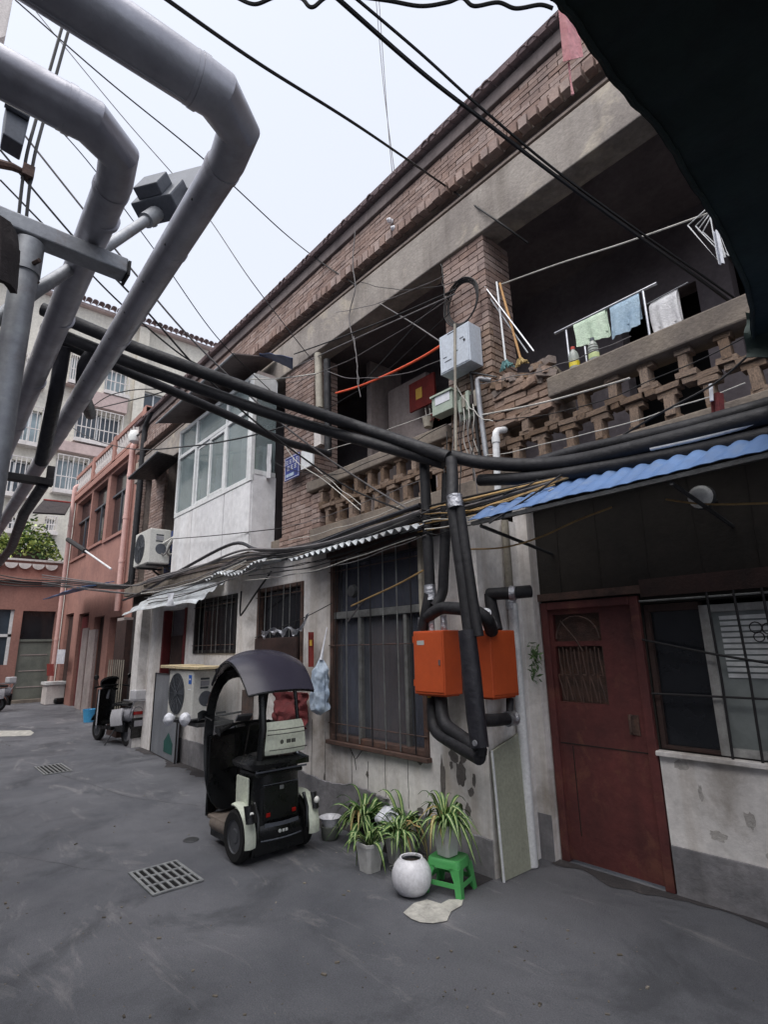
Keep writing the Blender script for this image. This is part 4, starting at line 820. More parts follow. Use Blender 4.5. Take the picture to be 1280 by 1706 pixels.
def stick(name, label, cat, p, q_, r, m, head=None):
    t = thing(name, label, cat, q_); MB().tube([p,q_],r,8).build('handle',m,t,smooth=True)
    if head: 
        hm, w_, h_ = head; d=(q_-p).normalized()
        mb = MB(); random.seed(8)
        for i in range(26): a=q_+V((jit(w_*.25),jit(.02),.0)); b__=q_+V((jit(w_),jit(.03),-h_*(.7+.3*random.random()))); mb.tube([a,a.lerp(b__,.5)+V((0,0,-.01)),b__],[.008,.010,.006],5)
        mb.build('head',hm,t)
    return t
stick('mop','mop with white handle and teal head on the balcony wall','mop',PY(828,470,4.05),PY(843,602,4.0),.010,'pvc',('mop_teal',.09,.09))
stick('broom','broom with wooden handle leaning on the pillar','broom',PY(833,472,4.08),PY(868,598,4.0),.012,'handle_wood',('broom_tan',.08,.07))
stick('steel_pole','long steel pole leaning across the mop and broom','pole',PY(795,460,4.02),PY(890,585,3.98),.009,'silver'); stick('steel_tube','second steel tube behind the leaning pole','pole',PY(812,490,4.06),PY(880,588,4.05),.008,'galv')
t = thing('rubble_block', 'broken grey concrete block at the end of the balcony sill', 'block', (-2.3,4.05,3.89)); MB().poly([(-2.52,4.0,3.89),(-2.24,4.0,3.89),(-2.25,4.0,4.0),(-2.32,4.0,4.10),(-2.46,4.0,4.13)],(0,.12,0)).build('block','ledge',t,bevel=.01)
t = thing('loose_rubble', 'broken brick rubble heaped below the mop and broom', 'rubble', (-2.6,3.99,3.9)); random.seed(9)
for i in range(26):
    mb = MB(); R = Matrix.Rotation(jit(.6),3,'Z')@Matrix.Rotation(jit(.4),3,'Y'); mb.obox((-2.85+random.random()*.58,4.0+jit(.03),4.0+jit(.08)-.0),(.1+random.random()*.1,.08,.04+random.random()*.03),R); mb.build('broken_brick',random.choice(['brick','mortar','lattice']),t)
# drying rack with towels and bottles
DR = thing('drying_rack', 'steel drying rack standing on the balcony sill', 'drying rack', (-1.6,4.05,3.89))
ra, rb_ = PY(925,556,4.05), PY(1095,472,4.05)
MB().tube([ra,rb_],.012,8).build('rail','silver',DR,smooth=True)
for px, y0, y1 in ((944,550,618),(975,575,608),(1072,485,562)): MB().tube([PY(px,y0,4.05),V((PY(px,y0,4.05).x,4.05,3.88))],.010,8).build('upright','silver',DR,smooth=True)
def towel(label, m, x0, x1, zt, z0, z1, y, seed):
    def f(u, v):
        zb = z0+(z1-z0)*u; fold = .022*math.sin(u*11+seed)+.015*math.sin(u*23+seed*2)
        top = zt[0]+(zt[1]-zt[0])*u
        if v < .5: return V((x0+(x1-x0)*u+.01*math.sin(v*7+seed), y-.014-fold*(.5-v)*2*.6, zb+(top-zb)*v*2))
        return V((x0+(x1-x0)*u, y+.014+fold*(v-.5), top-(top-zb)*(v-.5)*1.6))
    t = thing('towel', label, 'towel', ((x0+x1)/2,y,z0)); MB().grid(f,18,16,.004).build('cloth',m,t,smooth=True,sharp=80)
zr = lambda x: ra.z+(rb_.z-ra.z)*(x-ra.x)/(rb_.x-ra.x)+.013
xa = PY(957,530,4.05).x; xb = PY(1010,510,4.05).x; xc = PY(1015,510,4.05).x; xd = PY(1063,485,4.05).x
towel('pale green towel over the drying rack above the bottles','towel_green',xa,xb,(zr(xa),zr(xb)),PY(965,580,4.05).z,PY(1018,560,4.05).z,4.05,1)
towel('pale blue towel in the middle of the drying rack','towel_blue',xc,xd,(zr(xc),zr(xd)),PY(1028,562,4.05).z,PY(1062,545,4.05).z,4.05,5)
xe, xf = PY(1080,500,4.07).x, PY(1128,488,4.07).x; zz = PY(1100,497,4.1).z
MB().tube([(xe-.02,4.1,zz),(xf+.08,4.1,zz+.02)],.006,6).build('side_rail','silver',DR)
towel('white towel with grey stripes at the right end of the drying rack','towel_white',xe,xf,(zz,zz+.02),PY(1095,555,4.07).z,PY(1140,540,4.07).z,4.1,9)
def bottle(name, label, px, py, m, capm, stripe=None):
    c = PY(px,py,4.0); x=c.x; z=3.886; t = thing(name,label,'bottle',(x,4.0,z)); 
    MB().lathe((x,4.0,z),[(.035,.0),(.042,.01),(.042,.10),(.001,.10)],16).build('contents','bottle_yellow' if m=='y' else 'towel_white',t,smooth=True)
    MB().lathe((x,4.0,z),[(.0425,.001),(.044,.01),(.044,.13),(.036,.16),(.016,.19),(.016,.205)],16).build('body','bottle_clear',t,smooth=True); MB().lathe((x,4.0,z),[(.018,.195),(.018,.22),(.001,.222)],12).build('cap',capm,t,smooth=True)
    MB().lathe((x,4.0,z),[(.0446,.03),(.0446,.075)],16).build('label_band','leaf_pale' if m!='y' else 'bottle_yellow',t,smooth=True)
    if m != 'y':
        for zz in (.09,.115,.14): MB().lathe((x,4.0,z),[(.0447 if zz<.13 else .042,zz),(.0447 if zz<.13 else .041,zz+.008)],16).build('stripe','emblem_dark',t,smooth=True)
bottle('oil_bottle','plastic bottle of yellow oil with red cap on the balcony sill',957,600,'y','cap_red'); bottle('striped_bottle','striped plastic bottle with pale label on the balcony sill',990,590,'w','lamp_grey')
# hangers
t = thing('clothes_hangers', 'bunch of white clothes hangers with a white rag at the end of the line', 'hangers', PY(1182,372,3.8))
for k in range(4):
    d = V((jit(.02),.03*k,0)); a = PY(1185,343,3.8)+d; MB().tube([a+V((.01,0,.01)),a,PY(1150+6*k,374,3.8)+d,PY(1200+4*k,432-6*k,3.8)+d,a],.005,5).build('hanger','pvc',t)
MB().grid(lambda u,v: PY(1188+10*u+10*v, 385+55*v, 3.78)+V((0,.02*math.sin(u*6),0)),4,8,.004).build('rag','bag_white',t,smooth=True)
tag(MB().tube(smooth_path([PY(835,474,4.15),PY(930,440,4.05),PY(1040,405,3.95),PY(1182,355,3.8)]),.007,6).build('clothes_line','cable_white',smooth=True),'white clothes line across the right balcony opening','line')
# left balcony contents
t = thing('red_wall_hanging', 'red banner with a gold mark in the left balcony', 'banner', PY(700,655,5.0)); a, b_ = PY(682,660,5.0), PY(724,645,5.0); zl, zh = PY(703,678,5.0).z, PY(703,630,5.0).z; bx('cloth','red_cloth',t,(a.x,5.0,zl),(b_.x,5.03,zh)); bx('mark','gold',t,(a.x+.14,4.993,zl+.14),(a.x+.26,4.9985,zl+.30))
t = thing('potted_flower', 'small pot with red flowers hanging behind the left sill', 'plant', PY(715,705,4.2)); MB().lathe(PY(714,712,4.2),[(.05,0),(.07,.12),(.075,.12)],14).build('pot','pvc_old',t,smooth=True); mb = MB(); random.seed(2); c = PY(718,700,4.2)
for i in range(30): 
    p_=c+V((jit(.08),jit(.05),jit(.05)+.02)); mb.quad(p_,p_+V((.02,0,.01)),p_+V((.02,.01,.03)),p_+V((0,.01,.02)))
mb.build('flowers','red_cloth',t)
for px in (709,716): MB().tube([PY(px,680,4.2),PY(px+2,702,4.2)],.004,4).build('cord','cable_white',t)
t = thing('white_downpipe', 'white wrapped pipe beside the second brick pillar', 'pipe', PY(530,650,3.95)); MB().tube([PY(530,590,3.93),PY(533,680,3.93)],.055,10).build('pipe','pvc_old',t,smooth=True); bx('brick_fill','white_stone',t,PY(523,745,4.0),PY(540,710,4.05))
t = thing('black_pipe_stack', 'black pipe rising beside the second brick pillar', 'pipe', PY(546,680,3.95)); MB().tube([PY(545,600,3.95),PY(547,760,3.95)],.05,10).build('pipe','black_foam',t,smooth=True)
t = thing('orange_conduit', 'bright orange conduit sagging across the left balcony opening', 'conduit', PY(650,630,3.92)); MB().tube(smooth_path([PY(560,655,3.92),PY(600,643,3.9),PY(650,622,3.88),PY(700,597,3.86),PY(736,575,3.84)]),.014,8).build('tube','conduit_orange',t,smooth=True)
# blue address plate
SG = thing('address_plate', 'blue enamel address plate with white lettering on the brick pillar', 'sign', PY(488,782,3.9)); a, b_ = PY(474,803,3.88), PY(499,756,3.88)
x0_, x1_, z0_, z1_ = a.x, b_.x, PY(474,803,3.88).z, PY(474,765,3.88).z
bx('plate','sign_blue',SG,(x0_,3.88,z0_),(x1_,3.89,z1_),bevel=.002); w_=x1_-x0_; h_=z1_-z0_
rim = MB(); e=.012
for (p_,q_) in (((x0_+e,3.8775,z0_+e),(x1_-e,3.8795,z0_+e+.008)),((x0_+e,3.8775,z1_-e-.008),(x1_-e,3.8795,z1_-e)),((x0_+e,3.8775,z0_+e+.008),(x0_+e+.008,3.8795,z1_-e-.008)),((x1_-e-.008,3.8775,z0_+e+.008),(x1_-e,3.8795,z1_-e-.008))): rim.box(p_,q_)
rim.build('rim','sign_white',SG); random.seed(21)
def glyph(cx, cz, s_):
    mb = MB(); 
    for i in range(3): z=cz-s_*.4+s_*.4*i; mb.box((cx-s_*(.42-.1*(i%2)),3.8765,z-s_*.05),(cx+s_*(.42-.1*(i%2)),3.8792,z+s_*.05))
    for i in range(2): x=cx-s_*.22+s_*.44*i+jit(s_*.08); mb.box((x-s_*.05,3.8755,cz-s_*.45),(x+s_*.05,3.8764,cz+s_*.45))
    mb.build('lettering','sign_white',SG)
for i in range(4): glyph(x0_+w_*(.17+.22*i), z0_+h_*.76, w_*.17)
for i in range(3): glyph(x0_+w_*(.26+.24*i), z0_+h_*.5, w_*.19)
bx('lower_strip','bag_blue',SG,(x0_+w_*.12,3.8765,z0_+h_*.13),(x0_+w_*.65,3.8793,z0_+h_*.26))
bx('backing_board','pvc',SG,(x1_+.01,3.9,z0_+.08),(x1_+.30,3.93,z1_+.0)); 
# ================================================================ PLANTS, POTS, STOOL
LEAF = []
for k in range(9):
    random.seed(60+k); mb = MB(); L = 1.0; lift = .5+.65*random.random(); droop = .45+1.0*random.random(); cv=jit(.16); n = 7; w0 = .062
    P_ = []
    for i in range(n+1):
        t_ = i/n; P_.append((V((t_*(.75+.1*random.random()*0), .03*math.sin(3*t_+k)+cv*t_*t_, lift*t_ - droop*t_*t_*t_)), w0*(.55+.9*t_)*(1-t_**3)+.002))
    for i in range(n):
        (p, a), (q_, b_) = P_[i], P_[i+1]
        for (s0, s1, mi, dz0, dz1) in ((-1,-.24,0,.012,0),(-.24,.24,1,0,0),(.24,1,0,0,.012)):
            mb.mi = mi; mb.quad(p+V((0,a*s0,dz0)), q_+V((0,b_*s0,dz0)), q_+V((0,b_*s1,dz1)), p+V((0,a*s1,dz1)))
    o_ = mb.build('leaf', ['leaf','leaf_pale'] if k<8 else ['leaf_dry','leaf_pale'], None, smooth=True); LEAF.append(o_.data); bpy.data.objects.remove(o_)
def leaves(t, c, n, length, seed, up=1.0):
    random.seed(seed)
    for i in range(n):
        o = bpy.data.objects.new('leaf', random.choice(LEAF)); COL.objects.link(o); o.parent = t
        o.location = V(c) + V((jit(.02), jit(.02), 0)) - WORLD[t.name]; s_ = length*(.6+.5*random.random()); o.scale = (s_, s_*.9, s_*up*(.7+.5*random.random())); o.rotation_euler = (jit(.3), jit(.35)-.1, 2*math.pi*i/n+jit(.3))
def square_pot(t, c, r0, r1, h, m='clear_plastic'):
    x, y, z = c; mb = MB(); n = 8; vs = []
    def ring(r, zz): 
        k = r*.72; return [(x+r,y+k,z+zz),(x+k,y+r,z+zz),(x-k,y+r,z+zz),(x-r,y+k,z+zz),(x-r,y-k,z+zz),(x-k,y-r,z+zz),(x+k,y-r,z+zz),(x+r,y-k,z+zz)]
    R = [ring(r0,0),ring(r1*.97,h*.86),ring(r1*.97,h*.86),ring(r1*1.04,h*.88),ring(r1*1.05,h),ring(r1*.93,h),ring(r1*.9,h*.8)]
    vs = [p for r_ in R for p in r_]; fs = [(i*n+j,i*n+(j+1)%n,(i+1)*n+(j+1)%n,(i+1)*n+j) for i in range(len(R)-1) for j in range(n)] + [tuple(range(n-1,-1,-1))]
    mb.add(vs, fs); mb.build('pot', m, t)
    MB().add(ring(r1*.88,h*.82),[tuple(range(8))]).build('soil','soil',t)
def plant(name, label, c, h, r, nl, L, seed, m='clear_plastic', up=1.0):
    t = thing(name, label, 'potted plant', c, group='spider plants by the white wall'); square_pot(t, c, r*.72, r, h, m); leaves(t, (c[0],c[1],c[2]+h*.84), nl, L, seed, up); return t
g0 = PZ(617,1450); plant('spider_plant','spider plant in a clear square pot at the front left of the cluster',(g0.x,g0.y,.002),.20,.088,24,.30,1)
g0 = PZ(662,1440); plant('spider_plant','spider plant in a tall pot just behind the round white vase',(g0.x-.02,g0.y+.03,.002),.20,.085,50,.34,2)
g0 = PZ(603,1402); plant('spider_plant','bushy spider plant at the back left of the cluster',(g0.x,g0.y+.02,.002),.17,.1,80,.40,3,'junk_dark')
g0 = PZ(690,1425); plant('spider_plant','spider plant half hidden behind the green stool',(g0.x-.1,g0.y+.0,.002),.22,.085,46,.34,4)
# green stool
st = thing('plastic_stool','small green plastic stool holding a potted spider plant','stool',(-2.97,3.14,0)); sx, sy, hz = .122,.102,.215
def stl(x, y, z): 
    k = 1+.22*(1-z/hz); a = .28; return V((-2.97+(x*k)*math.cos(a)-(y*k)*math.sin(a), 3.14+(x*k)*math.sin(a)+(y*k)*math.cos(a), z))
mb = MB(); ring = []
def rr(z, k, n=5, cr=.04):
    o=[]
    for (cx, cy, a0) in ((sx-cr,sy-cr,0),(-(sx-cr),sy-cr,math.pi/2),(-(sx-cr),-(sy-cr),math.pi),(sx-cr,-(sy-cr),1.5*math.pi)):
        for i in range(n): a=a0+math.pi/2*i/(n-1); o.append(stl((cx+cr*math.cos(a))*k,(cy+cr*math.sin(a))*k,z))
    return o
R=[rr(hz-.055,1.0),rr(hz-.02,1.0),rr(hz-.005,.97),rr(hz,.9),rr(hz-.006,.82)]; n=20; mb.add([p for r_ in R for p in r_],[(i*n+j,i*n+(j+1)%n,(i+1)*n+(j+1)%n,(i+1)*n+j) for i in range(len(R)-1) for j in range(n)]+[tuple((len(R)-1)*n+j for j in range(n))]); mb.build('seat','green_plastic',st,smooth=True)
for ax in (1,-1):
    for ay in (1,-1):
        mb = MB(); c = lambda z,dx,dy: stl(ax*(sx-dx),ay*(sy-dy),z)
        for (z0,z1,w0_,w1_) in ((0,.09,.036,.042),(.09,.17,.042,.07)):
            lo=[c(z0,0,0),c(z0,w0_,0),c(z0,w0_,.012),c(z0,.012,.012),c(z0,.012,w0_),c(z0,0,w0_)]; hi=[c(z1,0,0),c(z1,w1_,0),c(z1,w1_,.012),c(z1,.012,.012),c(z1,.012,w1_),c(z1,0,w1_)]
            mb.add(lo+hi,[(i,(i+1)%6,6+(i+1)%6,6+i) for i in range(6)]+[(5,4,3,2,1,0),(6,7,8,9,10,11)])
        mb.build('leg','green_plastic',st)
for ax in (1,-1):
    a,b_=stl(ax*sx*.985,-sy*.9,.055),stl(ax*sx*.985,sy*.9,.055); MB().slab(a,b_,b_+V((0,0,.03)),a+V((0,0,.03)),.006).build('rail','green_plastic',st)
    a,b_=stl(-sx*.9,ax*sy*.985,.055),stl(sx*.9,ax*sy*.985,.055); MB().slab(a,b_,b_+V((0,0,.03)),a+V((0,0,.03)),.006).build('rail','green_plastic',st)
plant('spider_plant','spider plant in a clear pot standing on the green stool',(-2.98,3.14,.217),.20,.08,60,.32,5,up=1.25)
# round white vase
t = thing('round_vase','round white ceramic vase with a dark open mouth in front of the plants','vase',(-3.10,2.90,0))
MB().lathe((-3.10,2.90,0),[(.06,.003),(.10,.018),(.128,.055),(.139,.10),(.136,.145),(.118,.185),(.094,.212),(.082,.222),(.080,.228),(.070,.226),(.070,.212)],32,cap=False).build('body','ceramic',t,smooth=True); MB().lathe((-3.10,2.90,0),[(.001,.190),(.072,.195)],24).build('dark_inside','soil',t)
MB().tube(bend([(-3.19,2.80,.14),(-3.205,2.785,.155),(-3.20,2.79,.17),(-3.185,2.81,.175)],.01),.006,6).build('chip','emblem_dark',t)
# bowl, bag
c = PZ(550,1398); t = thing('enamel_bowl','pale enamel bowl on a stack by the wall behind the tricycle wheel','bowl',(c.x,c.y,0)); MB().lathe((c.x,c.y,0),[(.06,.0),(.075,.02),(.085,.11),(.001,.11)],20).build('stand','grey_door',t,smooth=True); MB().lathe((c.x,c.y,.11),[(.06,0),(.085,.05),(.095,.07),(.10,.072),(.09,.06),(.06,.012),(.001,.01)],24).build('bowl','ceramic',t,smooth=True)
c = PZ(637,1420); t = thing('white_bag','white plastic bag among the potted plants','bag',(c.x,c.y+.08,0))
def wb(u, v):
    a=2*math.pi*u; r_=.10*math.sin(math.pi*(v*.92+.05))**.6; k=1+.3*noise.noise(V((math.cos(a)*2,math.sin(a)*2,v*4))); return V((c.x+r_*k*math.cos(a),c.y+.08+r_*k*math.sin(a),.1+.24*v))
MB().grid(wb,20,12).build('sack','bag_white',t,smooth=True); square_pot(t,(c.x,c.y+.08,.002),.07,.08,.15,'junk_dark')
# ================================================================ TRICYCLE (front points to -X)
T = thing('electric_tricycle','small black electric tricycle with canopy roof and cream seat back','tricycle',(-4.42,2.57,0)); T.scale = (.95,.93,1)
def W(f, r, z): return V((-f, r, z))
def tb(name, m, f0, f1, r0, r1, z0, z1, bevel=.01, par=None): return MB().box(W(f0,r0,z0),W(f1,r1,z1)).build(name,m,par or T,bevel=bevel,local=True)
def tt(name, m, pts, r, par=None, n=8): return MB().tube([W(*p) for p in pts],r,n).build(name,m,par or T,smooth=True,local=True)
def tg(name, m, fn, nu, nv, th=.006, par=None): return MB().grid(lambda u,v: W(*fn(u,v)),nu,nv,th).build(name,m,par or T,smooth=True,local=True,sharp=60)
def wheel(f, r, rad, wd, par):
    w_ = MB().lathe(W(f,r,rad),[(rad*.62,-wd*.45),(rad*.9,-wd*.5),(rad,-wd*.3),(rad,wd*.3),(rad*.9,wd*.5),(rad*.62,wd*.45)],28,'Y',cap=False).build('tyre','rubber',par,smooth=True,local=True)
    MB().lathe(W(f,r,rad),[(.001,-wd*.34),(rad*.25,-wd*.36),(rad*.3,-wd*.28),(rad*.6,-wd*.30),(rad*.66,-wd*.42),(rad*.66,wd*.42),(rad*.6,wd*.3),(.001,wd*.34)],24,'Y').build('rim','rim_grey',w_,smooth=True,local=True)
for s_ in (-1,1): wheel(.06, s_*.31, .195, .095, T)
tb('under_shade_box','trike_black',-.1,.72,-.26,.26,.055,.20)  # black box added low under the tricycle to deepen its shadow
wheel(.98, 0, .19, .09, T)
def can(u, v):
    f = .70-.86*v; x = 2*u-1; z = 1.63-(.16*((.42-v)/.42)**2 if v<.42 else .33*((v-.42)/.58)**2.0)-.14*abs(x)**2.4*(1-.8*v)
    return (f+.10*x*x*max(0,v-.4), x*(.345+.03*math.sin(math.pi*v)-.02*(1-v)), z)
tg('canopy','trike_roof',can,20,20,.016)
tt('canopy_rim','trike_black',[can(i/20,1) for i in range(21)],.011); tt('canopy_rim','trike_black',[can(0,i/20) for i in range(21)],.010); tt('canopy_rim','trike_black',[can(1,i/20) for i in range(21)],.010)
# windscreen frame: wide black side pieces sweeping up into the canopy
def frm(u, v):
    a = 2*math.pi*u; c_, s_ = math.cos(a), math.sin(a); k = (abs(c_)**5+abs(s_)**5)**-.2
    ro, zo = k*c_, k*s_; hw, hz_ = (.34-.085*v), (.60-.06*v); zc = .87+.0*v
    z = zc+.60*zo*(1 if zo>0 else 1.0); z = (1.475-.10*v-.0) if False else zc+(.605-(.085 if zo>0 else .30)*v)*zo
    f = .62+.20*math.sin(math.pi*min(1,max(0,(z-.25)/1.25)))**.8-.06*max(0,(z-1.2)/.27)-.05*v*abs(ro)
    return (f-.03+.03*v, hw*ro, z)
tg('screen_frame','trike_black',frm,48,4,.02)
tg('front_apron','trike_black',lambda u,v:(.70+.10*math.sin(math.pi*u), -.31+.62*u, .24+.66*v-.02*math.cos(2*math.pi*u)),14,10,.02)
tg('dash','trike_black',lambda u,v:(.66-.12*v, -.29+.58*u, .92-.03*v+.02*math.sin(math.pi*u)),10,4,.05)
tg('windscreen','clear_screen',lambda u,v:(.80-.13*v*v, -.29+.58*u, .92+.50*v),8,8,.004)
tt('screen_head','trike_black',[(.66,-.31,1.46),(.68,0,1.49),(.66,.31,1.46)],.022)
tt('handlebar','trike_black',[(.50,-.28,.97),(.54,-.1,.99),(.54,.1,.99),(.50,.28,.97)],.014); tt('grip','rubber',[(.46,-.32,.95),(.51,-.2,.98)],.019); tt('grip','rubber',[(.46,.32,.95),(.51,.2,.98)],.019); tt('steering_column','trike_black',[(.54,0,.98),(.70,0,.5)],.03)
tg('instrument','silver',lambda u,v:(.58-.06*v,-.12+.16*u,1.0+.05*v),3,3,.02); tt('brake_lever','silver',[(.54,-.12,.965),(.56,-.26,.93)],.006)
m_ = tg('mirror','trike_black',lambda u,v:(.74+.02*v,-.43+.10*u,1.02+.07*v+.02*math.sin(math.pi*u)),5,4,.02); tt('mirror_arm','trike_black',[(.70,-.31,1.02),(.74,-.36,1.05)],.010,m_)
tb('floor_board','trike_floor',.22,.72,-.30,.30,.20,.235); tg('floor_side','trike_floor',lambda u,v:(.22+.38*u,-.30-.02*math.sin(math.pi*v),.15+.07*v),6,3,.012); tg('floor_side','trike_floor',lambda u,v:(.22+.38*u,.31,.15+.07*v),6,2,.012)
tb('chassis','trike_black',-.08,.7,-.2,.2,.12,.19)
# rear box and seat
def rbx(u, v):
    a = 2*math.pi*u; c_, s_ = math.cos(a), math.sin(a); k = (abs(c_)**4+abs(s_)**4)**-.25; hw=.245-.03*v; hf=.17
    return (.06+hf*k*c_, hw*k*s_, .20+.44*v)
tg('rear_box','trike_black',rbx,32,6,.01); tb('box_seam','lamp_grey',-.124,-.119,-.18,.18,.566,.570,.0); tb('box_latch','silver',-.134,-.126,-.02,.02,.52,.55,.003); tb('reflector','lens_red',-.134,-.127,-.15,-.11,.33,.36,.003); tb('reflector','lens_red',-.134,-.127,.11,.15,.33,.36,.003)
tt('cable','cable',[(.52,-.15,.97),(.6,-.1,.85),(.66,-.05,.6)],.006); tt('cable','cable',[(.52,.15,.97),(.62,.12,.8),(.68,.05,.6)],.006)
tb('box_panel','trike_black',-.128,-.118,-.175,.175,.30,.56,.006); tb('box_top','trike_black',-.11,.23,-.23,.23,.63,.66,.008)
tg('bumper','trike_black',lambda u,v:(-.13-.03*math.sin(math.pi*u)-.01*math.sin(math.pi*v), -.22+.44*u, .17+.11*v),12,5,.02)
tg('bumper_trim','lamp_grey',lambda u,v:(-.145-.03*math.sin(math.pi*u),-.17+.34*u,.262+.028*v),10,2,.006); tt('bumper_edge','lamp_grey',[(-.14-.03*math.sin(math.pi*i/10),-.2+.4*i/10,.168) for i in range(11)],.006)
MB().lathe(W(-.172,-.035,.222),[(.001,.004),(.014,.003),(.015,0)],16,'X').build('emblem','emblem',T,local=True)
for i in range(2): tb('emblem_letter','emblem',-.177,-.171,-.012+.03*i,.012+.03*i,.212,.232,.001)
tb('side_panel','trike_cream',.0,.22,-.268,-.245,.28,.62,.012); tb('side_panel','trike_cream',.0,.22,.235,.25,.28,.62,.012)
tg('seat','trike_black',lambda u,v:(.27-.40*v, (-.285+.57*u), .69+.055*math.sin(math.pi*u)**.4*math.sin(math.pi*min(1,v*1.02))**.4),14,10,.05)
tt('seat_edge','lamp_grey',[(-.125,-.26+.52*i/10,.672) for i in range(11)],.008)
def bk(u, v): return (-.055-.05*(1-v)-.02*math.sin(math.pi*u), -.175+.43*u, .79+.255*v)
sb = tg('seat_back','trike_cream',lambda u,v:(lambda p:(p[0]-.02*math.sin(math.pi*v)**.5,p[1]*(1-.06*(abs(2*v-1)**4)),p[2]))(bk(u,v)),14,12,.07)
for z in (.95,.985): tt('piping','emblem_dark',[(-.125-.02*math.sin(math.pi*i/10),-.155+.39*i/10,z) for i in range(11)],.004,sb)
tt('piping','emblem_dark',[(-.165-.02*math.sin(math.pi*i/10),-.155+.39*i/10,.835) for i in range(11)],.004,sb)
MB().lathe(W(-.172,-.035,.893),[(.001,.004),(.017,.003),(.018,0)],16,'X').build('emblem','emblem_dark',sb,local=True)
for i in range(2): tb('emblem_letter','emblem_dark',-.176,-.168,.015+.05*i,.055+.05*i,.878,.908,.001,par=sb)
for s_ in (-1,1):
    tt('seat_bracket','silver',[(-.05,s_*.19,.82),(-.08,s_*.205,.72),(-.02,s_*.2,.64)],.012)
tt('canopy_post','trike_black',[(-.07,-.20,.70),(-.12,-.20,1.0),(-.07,-.19,1.22),(-.03,-.18,1.36)],.034); tt('canopy_post','trike_black',[(.0,.24,.70),(.0,.24,1.0),(.02,.22,1.25),(.04,.2,1.40)],.018)
for s_ in (-1,1):
    def fen(u, v, s_=s_):
        a = math.radians(-12+112*u); rr_=.235+.012*math.sin(math.pi*v); return (.06-rr_*math.cos(a), s_*(.265+.10*v), .195+rr_*math.sin(a))
    fe = tg('rear_fender','trike_cream',fen,18,6,.012)
    tg('lamp_housing','trike_black',lambda u,v,s_=s_:(-.19+.05*v-.02*math.sin(math.pi*u),s_*(.295+.07*u),.33+.12*v),6,6,.03,fe)
    MB().lathe(W(-.195,s_*.33,.395),[(.001,.018),(.018,.015),(.026,.006),(.028,0)],16,'X').build('tail_lamp','lens_white',fe,smooth=True,local=True)
    tt('rear_guard','trike_black',[(-.17,s_*.245,.2),(-.165,s_*.245,.35),(-.1,s_*.25,.45)],.016)
bx('battery_cover','trike_black',T,W(.2,-.2,.24)+V((0,0,0)),W(.3,.2,.62),bevel=.01,local=True)
# ================================================================ SCOOTER (front points to -X)
def make_scooter(label, loc, rz):
    global T
    S = thing('electric_scooter', label, 'scooter', loc, rz, group='parked scooters'); Ts = T; T = S
    wheel(0,0,.22,.09,S); wheel(1.22,0,.22,.085,S)
    tg('tail_body','scooter_grey',lambda u,v:(-.28+.62*v, (lambda a:.13*math.cos(a)*(1-.25*abs(2*v-1)**2))(2*math.pi*u), .56+.12*math.sin(2*math.pi*u)-.05*v),16,8,.01)
    tg('side_cover','scooter_white',lambda u,v:(-.05+.42*u,-.15-.02*math.sin(math.pi*v),.38+.28*v-.05*u),8,6,.02); tg('side_cover','scooter_white',lambda u,v:(-.05+.42*u,.15+.02*math.sin(math.pi*v),.38+.28*v-.05*u),8,6,.02)
    tg('seat','trike_black',lambda u,v:(-.15+.62*v,-.13+.26*u,.74-.03*v+.05*math.sin(math.pi*u)**.5*math.sin(math.pi*min(1,v+.02))**.4),10,10,.05)
    tg('footboard','trike_black',lambda u,v:(.38+.5*v,-.15+.3*u,.29+.02*abs(2*u-1)),6,6,.05)
    tg('leg_shield','trike_black',lambda u,v:(.86+.10*math.sin(math.pi*u)+.12*(1-v)*.4,-.22+.44*u*(1),.30+.66*v),10,10,.03); tt('shield_trim','scooter_white',[(.84,-.225,.32+.64*i/8) for i in range(9)],.012)
    tg('front_mudguard','trike_black',lambda u,v:(1.22-.26*math.cos(math.radians(20+130*u)),-.07+.14*v,.22+.26*math.sin(math.radians(20+130*u))),10,4,.01); tg('rear_mudguard','trike_black',lambda u,v:(-.27*math.cos(math.radians(-10+90*u)),-.08+.16*v,.22+.27*math.sin(math.radians(-10+90*u))),8,4,.01)
    tt('fork','silver',[(.92,.0,.95),(1.22,.055,.22)],.022); tt('fork','silver',[(.92,.0,.95),(1.22,-.055,.22)],.022)
    tt('handlebar','trike_black',[(.80,-.34,1.0),(.88,-.12,1.03),(.88,.12,1.03),(.80,.34,1.0)],.018); tg('headlamp_cowl','trike_black',lambda u,v:(.86+.14*math.sin(math.pi*v),-.14+.28*u,.96+.17*v+.03*math.sin(math.pi*u)),8,6,.04)
    for s_ in (-1,1):
        tt('mirror_stem','trike_black',[(.84,s_*.25,1.02),(.80,s_*.3,1.16)],.007); MB().lathe(W(.80,s_*.32,1.19),[(.001,.012),(.045,.008),(.05,0),(.001,-.01)],14,'X').build('mirror','trike_black',S,smooth=True,local=True)
    tt('rear_rack','silver',[(.02,-.13,.80),(-.38,-.13,.80),(-.42,0,.80),(-.38,.13,.80),(.02,.13,.80)],.012); tt('rack_brace','silver',[(-.36,-.12,.8),(-.2,-.12,.52)],.01); tt('rack_brace','silver',[(-.36,.12,.8),(-.2,.12,.52)],.01)
    tb('rack_box','scooter_white',-.38,-.16,-.12,.12,.81,.98,.02); tb('tail_lamp','lens_red',-.31,-.27,-.08,.08,.55,.61,.01); tb('plate','scooter_grey',-.34,-.335,-.08,.08,.36,.46,.002); tt('stand','iron',[(.3,-.12,.28),(.38,-.24,.01)],.012); tb('battery_case','trike_black',-.02,.4,-.12,.12,.24,.42,.02); tb('mudflap','trike_black',-.31,-.28,-.11,.11,.16,.5,.01)
    T = Ts; return S
